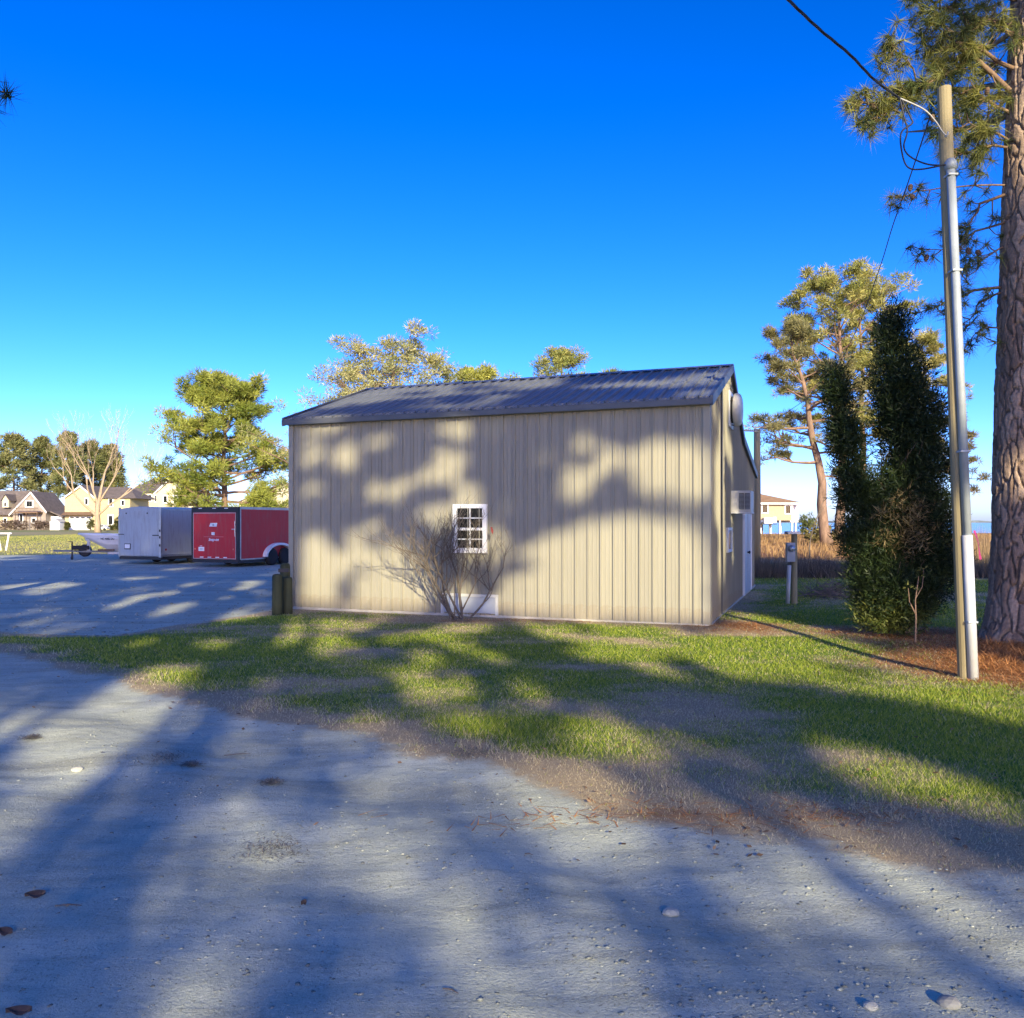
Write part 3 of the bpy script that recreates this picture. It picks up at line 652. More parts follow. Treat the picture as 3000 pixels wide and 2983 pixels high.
# ------------------------------------------------------------ big pine at the right edge
TP = gp(2985, 1893); TY = TP.y; tg = tz(TP.x, TY)
PT = tag(empty('pine_tree', (TP.x, TY, tg)), 'big pine trunk with plated bark at the right edge', 'tree')
def bark_trunk():
    nth, nzv, hh = 170, 560, 12.0
    zz = np.linspace(-.15, hh, nzv); th = np.linspace(0, 2*math.pi, nth, endpoint=False)
    TH, ZZ = np.meshgrid(th, zz)
    r0 = .335*(1-.022*np.clip(ZZ, 0, 20))+.13*np.exp(-np.clip(ZZ, 0, 9)/.35)
    per = 2*math.pi*.335; U = TH/(2*math.pi)*per; cu, cv = per/20, .34
    warp = (fbm(np.cos(TH)*1.5+9, ZZ*1.3+np.sin(TH)*1.5, 5)-.5)*.12
    gu = (U+warp)/cu; gv = ZZ/cv+.5*(np.floor(gu) % 2)+(fbm(np.cos(TH)*3, ZZ*2+np.sin(TH)*3, 8)-.5)*.6
    f1 = np.full(TH.shape, 9.); f2 = f1.copy(); cid = np.zeros(TH.shape, np.int64)
    iu = np.floor(gu).astype(np.int64); iv = np.floor(gv).astype(np.int64)
    for du in (-1, 0, 1):
        for dv in (-1, 0, 1):
            a = iu+du; b = iv+dv; aw = a % 20
            px_ = a+.02+.96*hash2(aw, b, 1); py_ = b+.02+.96*hash2(aw, b, 2)
            d = np.hypot((gu-px_)*1.0, (gv-py_)*.9); m = d < f1
            f2 = np.where(m, f1, np.minimum(f2, d)); cid = np.where(m, aw*7919+b, cid); f1 = np.where(m, d, f1)
    e = np.clip((f2-f1)/.15, 0, 1); e = e*e*(3-2*e)
    h = .052*e+.022*(hash2(cid, cid*0, 4)-.5)*e+.007*(fbm(TH*14, ZZ*22, 6)-.5)+.014*np.floor(5*fbm(TH*4, ZZ*7, 16))/5*e
    rr = r0+h-.02
    lean = .012*ZZ+.0016*np.clip(ZZ, 0, 20)**2
    X = rr*np.cos(TH)+lean; Y = rr*np.sin(TH)
    V = np.stack([X, Y, ZZ], -1).reshape(-1, 3)
    I = np.arange(nzv*nth).reshape(nzv, nth); J = np.roll(I, -1, 1)
    Q = np.stack([I[:-1], J[:-1], J[1:], I[1:]], -1).reshape(-1, 4)
    tcell = hash2(cid, cid*0+3, 9).reshape(-1)
    c = np.array([.24, .17, .125])+(np.array([.48, .36, .27])-np.array([.24, .17, .125]))*tcell[:, None]
    tri_mesh('trunk', V, Q, M['plate'], c, PT, smooth=True)
bark_trunk()
rng = random.Random(77); br = MB(); tips = []; tr_ = []
def pb(px_, py_, dy=0): q = at(px_, py_, TY+dy); return Vector((q.x-TP.x, dy, q.z-tg))
def twig(pts, r0, tuft_at=(1.,), nb=1):
    k2 = len(pts); br.tube(pts, [r0*(1-.75*i/(k2-1)) for i in range(k2)], 6)
branches = [  # limbs drawn leftwards from the trunk: photo points and depth offsets
    ([(2960,230),(2880,150),(2800,120),(2720,60)], -.3, .035), ([(2950,300),(2850,170),(2790,130),(2740,150)], -.2, .045), ([(2845,165),(2780,215),(2700,250),(2640,270)], -.25, .03),
    ([(2940,90),(2850,50),(2780,20),(2700,25)], .3, .035), ([(2850,170),(2800,200),(2690,265),(2590,290)], -.3, .022), ([(2700,265),(2600,300),(2545,300),(2500,300)], -.35, .014),
    ([(2930,350),(2890,290),(2850,260),(2800,280)], .2, .03), ([(2925,430),(2870,430),(2830,450),(2790,440)], .1, .02), ([(2925,560),(2870,600),(2840,650),(2815,690)], .25, .025),
    ([(2920,640),(2860,680),(2790,720),(2700,740)], .3, .018), ([(2915,830),(2850,850),(2790,880),(2720,905)], .2, .024), ([(2915,850),(2870,880),(2850,930),(2830,960)], .25, .018),
    ([(2920,540),(2800,545),(2690,560),(2650,575)], .35, .014), ([(2930,0),(2870,-20),(2780,-30),(2690,-10)], .2, .04), ([(2940,420),(2890,380),(2840,360),(2790,380)], -.15, .02),
    ([(2960,130),(2900,60),(2840,90),(2770,90)], -.45, .03), ([(2930,690),(2880,760),(2850,800),(2830,820)], -.1, .016), ([(2915,960),(2880,960),(2850,985),(2835,1000)], .2, .012),
    ([(2620,285),(2590,330),(2565,350),(2550,365)], -.35, .01), ([(2700,250),(2660,180),(2620,140),(2600,130)], -.3, .014), ([(2950,250),(2900,330),(2880,420),(2850,480)], .4, .025)]
for pts_, dy, r in branches:
    P3 = [pb(a+(55 if i == 0 and a > 2900 else 0), b, dy*(i/3)) for i, (a, b) in enumerate(pts_)]
    sm = []
    for i in range(len(P3)-1):
        for s in range(3): sm.append(P3[i].lerp(P3[i+1], s/3)+Vector((rng.uniform(-.02, .02), rng.uniform(-.02, .02), rng.uniform(-.03, .02))))
    sm.append(P3[-1]); twig(sm, r)
    Lb = (P3[0]-P3[-1]).length
    ntw = int((9+Lb*14)*(1 if pts_[0][1] < 480 else .5))
    tips.append(P3[-1])
    for j in range(ntw):
        q = sm[rng.randint(2, len(sm)-1)]; d = Vector((rng.uniform(-1, .5), rng.uniform(-1, 1), rng.uniform(-.6, .7))).normalized(); L = rng.uniform(.12, .32)
        e = q+d*L; br.tube([q, q+d*L*.5+Vector((0, 0, -.02)), e], [.010, .008, .006], 4); tips.append(e)
ex = rng; crownpts = []
for i in range(46):                                                     # the rest of the crown, above and right of the frame
    zz = rng.uniform(7.5, 15); a = rng.uniform(-1.9, 1.9); L = rng.uniform(1.5, 4.0)
    pts = limb_path((.012*zz+.0016*zz*zz, 0, min(zz, 12)), a, rng.uniform(.0, .5), L, rng, 5); br.tube(pts, [.06, .05, .04, .03, .02, .01], 5)
    crownpts += [pts[-1], pts[3], pts[4]]
br.tube([(.45, 0, 11.8), (.6, .05, 13.5), (.7, 0, 15.5), (.75, .1, 17.5)], [.24, .18, .11, .03], 10)
br.build('branches', M['pinebark'], PT, smooth=True)
def tufts(tips, nb, L, wd, pal, seed, droop=.15):
    nr = np.random.default_rng(seed); C = np.repeat(np.array([tuple(p) for p in tips]), nb, 0); n = len(C)
    ax = np.repeat(unit(len(tips), nr)*np.array([1, 1, .6])+np.array([-.25, -.1, .25]), nb, 0)
    d = ax*.55+unit(n, nr); d /= np.linalg.norm(d, axis=1)[:, None]; d[:, 2] -= droop
    base = C-ax*(nr.random(n)*.10)[:, None]; ln = L*(.7+.5*nr.random(n)); s = np.cross(d, unit(n, nr)); s /= np.linalg.norm(s, axis=1)[:, None]+1e-9
    wv = s*wd*.5; mid = base+d*(ln*.55)[:, None]; tip = base+d*ln[:, None]+np.array([0, 0, -.02])
    V = np.stack([base-wv, base+wv, tip], 1).reshape(-1, 3); T = np.arange(3*n).reshape(-1, 3); pal = np.asarray(pal)
    tc = pal[0]+(pal[1]-pal[0])*np.repeat(nr.random(len(tips)), nb)[:, None]; tc = tc*(.7+.6*nr.random(n))[:, None]
    return V, T, np.repeat(tc, 3, 0)
V, T, c = tufts(tips, 54, .21, .0085, ((.07, .10, .03), (.30, .29, .075)), 9)
tri_mesh('needles', V, T, M['needle'], c, PT)
cpt = [p+Vector((rng.gauss(0, .3), rng.gauss(0, .3), rng.gauss(0, .22))) for p in crownpts for _ in range(6)]; cpt = [p for p in cpt if CX+F*(p.x+TP.x)/(p.y+TY) > 2720 or p.z > 11]; V, T, c = tufts(cpt, 50, .23, .013, PINE, 2); tri_mesh('crown', V, T, M['needle'], c, PT)
cone = MB(); cone.lathe([(.004, 0), (.022, .012), (.030, .03), (.024, .034), (.031, .05), (.024, .054), (.026, .072), (.018, .075), (.016, .09), (.004, .098)], (0, 0, 0), 9); cm = cone.mesh('pine_cone', M['brown'])
for i, (px_, py_) in enumerate(((2600,135),(2612,155),(2555,312),(2548,305),(2668,540),(2672,575),(2717,745),(2835,725),(2895,255),(2878,130),(2860,735),(2812,720),(2730,335),(2640,300))):
    o = obj('pine_cone', cm, PT); o.location = pb(px_, py_, -.25); o.rotation_euler = (rng.uniform(1.5, 4), rng.uniform(-.6, .6), 0); o.scale = (1.15,)*3

# ------------------------------------------------------------ shade pines behind the photographer
LITW = [  # sunlit patches on the front wall, photo pixels: centre, half sizes, tilt (degrees, + = rising to the right)
    (918,1322,60,26,14),(1030,1335,140,30,26),(934,1429,52,32,20),(1110,1437,85,34,10),(885,1548,25,12,0),(930,1655,80,85,0),(1010,1690,90,90,0),(1130,1640,110,110,0),(1090,1560,70,30,15),
    (1330,1375,70,55,20),(1260,1400,90,30,20),(1345,1270,70,35,0),(960,1258,110,18,0),(1380,1470,60,60,0),(1290,1520,60,60,0),(1420,1600,80,60,20),(1735,1360,95,70,0),(1950,1360,125,75,0),(1700,1440,50,30,0),
    (1585,1350,45,24,0),(1560,1700,90,110,30),(1700,1660,150,135,0),(1860,1670,170,150,0),(2010,1690,80,130,0),(1400,1740,90,60,0),(1230,1720,60,60,0),(1475,1275,30,24,0),(2030,1420,50,60,0),(1780,1790,330,55,0),(1080,1755,230,45,0),(2030,1790,70,60,0)]
LITG = [  # sunlit patches on the ground
    [(-40,2275),(336,2005),(440,1950),(590,1950),(518,2030),(155,2387),(-40,2560)], [(-40,2120),(130,2085),(160,2100),(-40,2190)],
    [(-20,1715),(140,1700),(250,1708),(130,1742),(-20,1745)],[(300,1780),(370,1745),(470,1735),(420,1762),(330,1788)],[(420,1808),(480,1775),(580,1760),(520,1792),(440,1812)],[(450,1745),(500,1730),(530,1733),(480,1752)],[(530,1722),(560,1702),(615,1695),(580,1716)],
    [(680,1730),(705,1705),(770,1697),(740,1722)],[(630,1760),(660,1745),(700,1742),(670,1758)],[(640,1825),(700,1780),(800,1750),(800,1800),(700,1822)],[(300,1690),(420,1683),(520,1690),(380,1700)],
    [(790,1900),(850,1812),(905,1810),(880,1870),(860,1910)],[(900,1915),(930,1812),(1100,1820),(1090,1880),(980,1935)],[(330,1890),(400,1870),(480,1872),(390,1905)],[(590,1880),(700,1870),(770,1890),(640,1910)],
    [(1120,1870),(1300,1825),(1560,1830),(1520,1920),(1460,1960),(1230,1950)],[(1120,1960),(1240,1940),(1420,2010),(1400,2060),(1200,2080)],[(1500,1815),(2090,1845),(2110,1800),(2200,1790),(2500,1880),(2850,1990),(3050,2080),(3050,2160),(2700,2065),(2350,2010),(2100,2020),(1850,1965),(1640,1900)],
    [(1480,1990),(1560,1985),(1620,2040),(1560,2060)],[(1150,2100),(1350,2090),(1500,2130),(1350,2160)],[(1500,2120),(1800,2110),(2100,2190),(2000,2240),(1700,2190)],[(2330,2150),(2600,2210),(3050,2340),(3050,2410),(2700,2350),(2450,2270)],[(1900,2240),(2200,2290),(2450,2380),(2250,2400),(2000,2330)],
    [(1500,2225),(1750,2265),(2100,2375),(2420,2435),(2300,2465),(1850,2410),(1600,2335)],[(1400,2400),(1600,2380),(2000,2450),(2200,2530),(2000,2560),(1650,2490)],[(2650,2720),(2800,2740),(3050,2900),(3050,3000),(2850,2900)],[(1650,2640),(1750,2650),(1900,2800),(1980,3000),(1800,3000)],
    [(500,2830),(620,2800),(690,2830),(650,3010),(480,3010)],[(2100,1740),(2200,1735),(2420,1790),(2400,1830),(2180,1790)],[(2560,1890),(2800,1920),(3050,1910),(3050,2110),(2850,2000)]]
def inpoly(x, y, P):
    c = np.zeros(x.shape, bool); j = len(P)-1
    for i in range(len(P)):
        (xi, yi), (xj, yj) = P[i], P[j]
        if yi != yj: c ^= ((yi > y) != (yj > y)) & (x < (xj-xi)*(y-yi)/(yj-yi)+xi)
        j = i
    return c
bun, bvn, BRn, SUNn = np.array(bu), np.array(bv), np.array(BR), np.array(SUN)
def lit_at(P):
    "for points P (n,3): does the sun ray through each end in a patch that stays sunlit?"
    P = np.asarray(P, float); L = -SUNn; n = len(P); out = np.zeros(n, bool); done = np.zeros(n, bool)
    def px(W): return CX+F*W[:, 0]/W[:, 1], HZ-F*(W[:, 2]-H)/W[:, 1]
    s = ((BRn-P)@bvn)/(L@bvn); W = P+L*s[:, None]; lx = (W-BRn)@bun; hit = (lx > -BLEN-.4) & (lx < .15) & (W[:, 2] > 0) & (W[:, 2] < EZ+.05)
    a, b = px(W); r = np.zeros(n, bool); a = a+(fbm(lx*1.8, W[:, 2]*1.8, 81)-.5)*110+(fbm(lx*6, W[:, 2]*6, 83)-.5)*40; b = b+(fbm(lx*1.8+9, W[:, 2]*1.8, 82)-.5)*90+(fbm(lx*6+5, W[:, 2]*6, 84)-.5)*40
    for cx, cy, rx, ry, tl in LITW:
        dx, dy = a-cx, -(b-cy); ct, st = math.cos(R(tl)), math.sin(R(tl)); r |= ((dx*ct+dy*st)/rx)**2+((-dx*st+dy*ct)/ry)**2 < 1
    r |= vnoise(lx*3.3, W[:, 2]*3.3, 85) > .87      # small flecks of sun
    r &= ~(lx < -BLEN+.24) & ((fbm(lx*1.7+4, W[:, 2]*2.1, 33) < .68) | (hash2(np.arange(n), np.arange(n)*0, 6) < .5)); out[hit] = r[hit]; done |= hit
    nrm = np.array([0, -(RZ-EZ)/G, 1.0]); nw = bvn*nrm[1]+np.array([0, 0, 1.0]); p0 = BRn+np.array([0, 0, EZ])      # front roof slope
    s = ((p0-P)@nw)/(L@nw); W = P+L*s[:, None]; lx = (W-BRn)@bun; ly = (W-BRn)@bvn; hit = ~done & (lx > -BLEN) & (lx < .1) & (ly > -.1) & (ly < G)
    out[hit] = (fbm(lx*.45+ly*.3, ly*1.1-lx*.1, 12) > .52-.03*lx/BLEN*-4)[hit]; done |= hit
    s = ((BRn-P)@bun)/(L@bun); W = P+L*s[:, None]; ly = (W-BRn)@bvn; top = np.interp(ly, [0, G, KY, LYE], [EZ, RZ, KZ, LZE])
    hit = ~done & (ly > 0) & (ly < 9.4) & (W[:, 2] > 0) & (W[:, 2] < top); out[hit] = ((fbm(ly*2.0, W[:, 2]*.8, 3) > .40) & (ly < 4.3))[hit]; done |= hit
    for (X0, Y0, rr, z0, z1, thr) in ((5.9, TY, 1.7, 4.4, 11.5, .22), (6.95, TY, .45, 0, 11, .50), (5.2, 9.5, .3, 0, 2.0, .25), (5.2, 9.5, .3, 4.2, 7.5, .15), (6.0, 12.7, 1.0, 0, 5.2, .52)):
        s = ((X0-P[:, 0])*L[0]+(Y0-P[:, 1])*L[1])/(L[0]**2+L[1]**2); W = P+L*s[:, None]
        hit = ~done & (np.hypot(W[:, 0]-X0, W[:, 1]-Y0) < rr) & (W[:, 2] > z0) & (W[:, 2] < z1); out[hit] = (vnoise(W[:, 2]*1.3+X0, W[:, 0]*1.5, 4) > thr)[hit]; done |= hit
    s = -P[:, 2]/L[2]; W = P+L*s[:, None]; ok = W[:, 1] > 1.2; W[~ok, 1] = 1.2; a, b = px(W); r = np.zeros(n, bool); wv_ = F*.5/W[:, 1]; a = a+(fbm(W[:, 0]*1.5, W[:, 1]*.7, 86)-.5)*wv_*.9; b = b+(fbm(W[:, 0]*1.5+7, W[:, 1]*.7, 87)-.5)*wv_*.25
    for pl_ in LITG: r |= inpoly(a, b, pl_)
    r &= (fbm(W[:, 0]*1.4, W[:, 1]*.6, 34) < .63) | (hash2(np.arange(n), np.arange(n)*0, 7) < .4)
    sr = sd_road(W[:, 0], W[:, 1]); leak = np.clip(.60+.45*np.clip((fbm(W[:, 0]*.9-W[:, 1]*.15, W[:, 1]*.45, 35)-.34)*3, 0, 1)*np.clip((W[:, 0]+1.8)/2, .2, 1), 0, .92)
    r |= (sr > -.5) & (W[:, 1] < 9) & (hash2(np.arange(n), np.arange(n)*0, 8) < leak)      # crowns thinned at random, letting some sun leak onto the road
    r |= (sr <= -.5) & (W[:, 1] < 18) & (hash2(np.arange(n), np.arange(n)*0, 9) < .30)
    r |= (W[:, 1] > 46) & (vnoise(W[:, 0]*.1, W[:, 1]*.12, 8) > .35)
    thin = (~ok | (np.abs(W[:, 0]/W[:, 1]) > .72) | (W[:, 1] > 46)) & (hash2(np.arange(n), np.arange(n)*0, 5) > .22)   # crowns stay open where no shade falls on the place
    out[~done] = ((r & ok) | thin)[~done]
    return out
def shade_pine(X0, Y0, hgt, seed, n, lab, spread=5.6, zlo=8.2, tr_=1):
    rng = random.Random(seed); root = empty('pine_tree', (X0, Y0, 0)); tr = MB()
    tr.tube([(0, 0, -.2), (.05, 0, hgt*.3), (-.05, 0, hgt*.65), (0, 0, hgt)], [.24*tr_, .20*tr_, .13*tr_, .03], 10); tr.build('trunk', M['pinebark'], root, smooth=True)
    br = MB(); cs = []; rs = []; org = np.array([X0, Y0, 0.0]); nl = 46
    for i in range(nl):
        z0 = zlo*.75+(hgt-zlo*.75)*(i+.5)/nl; az = i*2.4+rng.uniform(-.4, .4); g = (z0-zlo)/(hgt-zlo); ll = spread*(1.05-.5*max(0, g)**1.8)*rng.uniform(.75, 1.1)
        pts = limb_path((0, 0, z0), az, rng.uniform(-.05, .35), ll, rng, 6)
        lt = lit_at(np.array([tuple(p) for p in pts])+org); k3 = int(np.argmax(lt)) if lt.any() else 7; k3 = max(k3, 2)
        br.tube(pts[:k3], [.045*(1-.13*j) for j in range(7)][:k3], 5)
        for j in range(n//nl):
            cs.append(tuple(pts[rng.choice((1, 2, 3, 4, 4, 5, 5, 6, 6, 6))]+Vector((rng.gauss(0, .9), rng.gauss(0, .6), rng.gauss(.1, .7))))); rs.append(rng.uniform(.3, .6))
    br.build('branches', M['pinebark'], root)
    V, T, c = puffs(cs, rs, 70, .26, .075, PINE, np.random.default_rng(seed))
    keep = ~lit_at(V.reshape(-1, 3, 3).mean(1)+org); V = V.reshape(-1, 3, 3)[keep].reshape(-1, 3); c = c.reshape(-1, 3, 3)[keep].reshape(-1, 3)  # crown cut to shape the light: no needles over the wanted sunlit patches
    tri_mesh('crown', V, np.arange(len(V)).reshape(-1, 3), M['needle'], c, root)
    tag(root, lab, 'tree', 'pines behind the photographer')
for i, (X0, Y0, hg) in enumerate(((-2.0, -27, 30), (3.98, -27, 29), (13.7, -27.5, 26), (18.8, -26, 23), (23, -27, 23), (-7.0, -26, 28), (8.9, -33, 28))):  # the last tree is added to fill a gap in the shade
    shade_pine(X0, Y0, hg, 300+i, 46*48, ('leftmost but one', 'third from the left', 'fourth from the left', 'rightmost but one', 'rightmost', 'leftmost', 'slender one added for shade, farthest back')[i]+' of the shade pines across the road', spread=6.6 if i in (1, 2) else 5.6, tr_=.6 if i == 6 else 1)

# pine at the left, only the tip of one branch reaches into the picture
q = at(14, 268, 9.0); PL = tag(empty('pine_tree', (-10.5, 8.6, 0)), 'pine off the left edge with one needle tuft in view', 'tree')
mb = MB(); mb.tube([(0, 0, -.2), (.05, 0, 5), (-.1, 0, 10), (0, 0, 15)], [.27, .22, .15, .04], 10); mb.build('trunk', M['pinebark'], PL, smooth=True)
br = MB(); rng = random.Random(8); tip = q-Vector((-10.5, 8.6, 0))
br.tube([(0, 0, 6.2), (2, .1, 6.6), (tip.x-.8, tip.y, tip.z-.05), tip], [.06, .04, .015, .006], 6); tl = [tip, tip+Vector((-.25, .1, -.1)), tip+Vector((-.2, 0, .12)), tip+Vector((-.35, 0, -.25))]; cs = []
for i in range(16):
    zz = rng.uniform(6, 14); pts = limb_path((0, 0, zz), rng.uniform(1.9, 4.4), rng.uniform(0, .4), rng.uniform(1.5, 3.2), rng, 5); br.tube(pts, [.05, .04, .03, .025, .02, .01], 5); cs += [tuple(p) for p in pts[2:]]
br.build('branches', M['pinebark'], PL)
V, T, c = tufts(tl, 90, .26, .009, ((.02, .05, .03), (.04, .08, .03)), 4); tri_mesh('needles', V, T, M['needle'], c, PL)
V, T, c = puffs(cs, [.5]*len(cs), 60, .3, .05, PINE, np.random.default_rng(6)); tri_mesh('crown', V, T, M['needle'], c, PL)

# ------------------------------------------------------------ bare shrub before the window
bp = gp(1345, 1812); SH = tag(empty('bare_shrub', (bp.x, bp.y-.12, tz(bp.x, bp.y))), 'leafless many stemmed shrub in front of the window', 'shrub')
rng = random.Random(21); st = MB(); tw = MB()
def shrub_stem(p, d, L, r, depth):
    k2 = 5; pts = [p]; q = p.copy(); dd = d.copy()
    for i in range(k2):
        dd = (dd+Vector((rng.uniform(-1, 1), rng.uniform(-.8, .6), rng.uniform(-.6, .9)))*.24+Vector((0, 0, .07))).normalized(); q = q+dd*(L/k2)
        q.y = min(q.y, .30); pts.append(q.copy())
    (st if depth >= 2 else tw).tube(pts, [r*(1-.55*i/k2) for i in range(k2+1)], 6 if depth >= 2 else 3, cap=False)
    if depth == 0: return
    for i in range(rng.choice((3, 4, 5) if depth > 1 else (3, 4, 5))):
        s = pts[rng.randint(2, k2)]; n2 = Vector((rng.uniform(-1, 1), rng.uniform(-.7, .5), rng.uniform(-.35, 1)))
        shrub_stem(s, (dd*.8+n2*.9).normalized(), L*rng.uniform(.42, .7), max(.0018, r*.5), depth-1)
for d, L in (((-.75, -.2, .75), 1.15), ((-.5, .1, 1), 1.2), ((-.25, -.2, 1), 1.1), ((.02, 0, 1), 1.0), ((.3, -.2, 1), 1.05), ((.65, .1, .9), 1.1), ((.9, -.1, .55), 1.05), ((-.95, -.1, .5), 1.05), ((-.6, -.3, .95), 1.2), ((-.35, .15, .9), 1.25), ((-.7, 0, .6), 1.2)):
    shrub_stem(Vector((rng.uniform(-.12, .12), rng.uniform(-.08, .08), -.05)), Vector((d[0]*.8, d[1], d[2]*1.1)).normalized(), L*1.16, rng.uniform(.012, .024), 3)
st.build('stems', M['twig'], SH, smooth=True); tw.build('twigs', M['twig'], SH)
ql = at(1440, 1555, bp.y-.2)-Vector((bp.x, bp.y-.12, 0))
mb = MB(); mb.add([(-.02, 0, .06), (.012, .01, .07), (.035, 0, -.01), (.02, -.012, -.07), (-.005, 0, -.02)], [(0, 1, 2, 4), (4, 2, 3)]); o = mb.build('leaf', simple('red_dead_leaf', (.22, .03, .02), .7), SH); o.location = ql

# ------------------------------------------------------------ utility pole, cables
pp = gp(2832, 1978); pz = tz(pp.x, pp.y)
UP = tag(empty('utility_pole', (pp.x, pp.y, pz)), 'slim wooden utility pole with grey and white conduit at the right', 'utility pole')
def pl(px_, py_, dy=0): q = at(px_, py_, pp.y+dy); return Vector((q.x-pp.x, dy, q.z-pz))
b0, b1 = pl(2829, 1985), pl(2766, 258); b0.z = -.1
mb = MB(); mb.tube([b0.lerp(b1, i/8) for i in range(9)], [.078-.004*i/8 for i in range(9)], 16); mb.build('post', M['pole'], UP, smooth=False)
c0, c1 = pl(2852, 1966, -.10), pl(2785, 492, -.10); cmid = c0.lerp(c1, .27); c0.z = -.05
mb = MB(); mb.tube([cmid, c1], [.047, .047], 14); mb.build('conduit', M['conduit'], UP, smooth=True)
mb = MB(); mb.tube([c0, cmid+Vector((0, 0, .0))], [.055, .055], 14); mb.build('conduit', M['pvc'], UP, smooth=True)['label'] = 'white lower conduit section'
for f in (.12, .45, .8, .985):
    q = c0.lerp(c1, f); mb = MB(); mb.box(q.x-.056, q.x+.056, q.y-.056, q.y+.06, q.z-.012, q.z+.012); mb.build('strap', M['conduit'], UP, bevel=.004)
mb = MB(); mb.lathe([(.06, -.02), (.065, .06), (.04, .10), (.01, .11)], tuple(c1), 12); mb.build('weatherhead', M['conduit'], UP, smooth=True)
mb = MB(); q = pl(2768, 402, -.09); mb.tube([q, q+Vector((0, -.06, 0)), q+Vector((0, -.07, .03))], .008, 6); mb.build('hook', M['galv'], UP)
def wire(name, pts, r, mat, label, n=8, twist=0):
    P3 = [Vector(p) for p in pts]; sm = []
    for i in range(len(P3)-1):                       # Catmull-Rom through the measured points
        a, b, c2, d = P3[max(i-1, 0)], P3[i], P3[i+1], P3[min(i+2, len(P3)-1)]
        for s in range(n):
            f = s/n; sm.append(.5*((2*b)+(c2-a)*f+(2*a-5*b+4*c2-d)*f*f+(3*b-a-3*c2+d)*f**3))
    sm.append(P3[-1]); m2 = MB()
    if twist:
        for k3 in range(twist):
            m2.tube([p+Vector((math.cos(i*.8+k3*6.28/twist), 0, math.sin(i*.8+k3*6.28/twist)))*r*.9 for i, p in enumerate(sm)], r, 5)
    else: m2.tube(sm, r, 6)
    return tag(m2.build(name, mat, smooth=True), label, 'cable', 'cables on the utility pole')
Yp = pp.y-.1
wire('power_cable', [at(2150, -150, 6.5), at(2310, 0, 7.2), at(2400, 85, 7.7), at(2490, 160, 8.2), at(2560, 232, 8.8), at(2636, 288, Yp)], .0085, M['cable'], 'thick twisted black service cable running up to the top edge', 6, 3)
wire('power_cable', [at(2636, 288, Yp), at(2705, 320, Yp), at(2740, 355, Yp), at(2760, 385, Yp), at(2775, 402, Yp)], .010, M['alucable'], 'short pale support wire from the thick cable to the pole')
wire('power_cable', [at(2636, 288, Yp), at(2648, 340, Yp), at(2658, 385, Yp), at(2648, 430, Yp), at(2668, 460, Yp), at(2720, 482, Yp), at(2780, 484, Yp)], .009, M['cable'], 'inner black drip loop beside the pole top')
wire('power_cable', [at(2640, 288, Yp), at(2668, 345, Yp), at(2672, 362, Yp), at(2640, 390, Yp), at(2643, 450, Yp), at(2660, 490, Yp), at(2700, 496, Yp), at(2780, 480, Yp)], .009, M['cable'], 'outer black drip loop hanging left of the pole top')
fp = at(2218, 1262, 30)
wire('power_cable', [at(2722, 340, Yp), at(2718, 362, Yp+.1), at(2662, 530, 11.2), at(2616, 660, 13), at(2572, 800, 15.5), at(2500, 985, 19), at(2400, 1140, 23.5), fp], .008, M['cable'], 'thin sagging wire running away down to the distant pale pole')
# far pale pole behind the building
fb = at(2212, 1700, 30); FP = tag(empty('utility_pole', (fp.x, 30, 0)), 'pale slender pole standing just behind the building corner', 'utility pole')
mb = MB(); mb.tube([(-.03, 0, -.1), (0, 0, fp.z*.5), (0, 0, fp.z+.05)], [.15, .13, .115], 12); mb.build('post', M['pole'], FP, smooth=True)
mb = MB(); mb.tube([(0, -.1, fp.z-.03), (-1.6, -.1, fp.z+.05)], .03, 6); mb.build('arm', M['galv'], FP)
# meter pedestal
mp = gp(2320, 1772); MPo = tag(empty('meter_post', (mp.x, mp.y, tz(mp.x, mp.y))), 'short wooden meter post with white conduit and grey meter box', 'meter post')
mz = at(2320, 1565, mp.y).z
mb = MB(); mb.tube([(.05, 0, -.1), (.05, 0, mz)], [.066, .062], 12); mb.build('post', M['pole'], MPo)
mb = MB(); mb.tube([(-.10, -.02, -.05), (-.065, -.03, mz*.55)], .043, 12); mb.build('conduit', M['pvc'], MPo, smooth=True)
mb = MB(); mb.box(-.14, .04, -.10, -.0, mz*.60, mz*.87); mb.build('meter_box', M['greypaint'], MPo, bevel=.01)
mb = MB(); mb.lathe([(.07, -.10), (.07, -.16), (.05, -.19), (.01, -.20)], (-.05, 0, mz*.79), 14, 'y'); mb.build('meter', M['galv'], MPo, smooth=True)
mb = MB(); mb.box(-.13, .14, -.12, .10, mz-.015, mz+.045); mb.build('cap', M['galv'], MPo, bevel=.006)
# ribbon
rp0 = gp(2850, 1900); RB = tag(empty('survey_stake', (at(2846, 1580, 10.6).x, 10.6, tz(8, 10.6))), 'bright pink ribbon hanging from a thin stake between pole and big trunk', 'ribbon')
zr0 = at(2848, 1572, 10.6).z; mb = MB(); mb.tube([(0, .03, -.1), (0, .03, zr0)], .01, 6); mb.build('stake', M['brown'], RB)
mb = MB(); k2 = 8; V = []
for i in range(k2+1):
    f = i/k2; V += [(.01+.10*f+.01*math.sin(f*5), -.02-.02*math.sin(f*4), zr0-.0-.37*f), (.035+.10*f+.01*math.sin(f*5+.5), -.01, zr0-.37*f+.01)]
mb.add(V, [(2*i, 2*i+1, 2*i+3, 2*i+2) for i in range(k2)]); o = mb.build('ribbon', M['pink'], RB); sm_ = o.modifiers.new('thick', 'SOLIDIFY'); sm_.thickness = .003

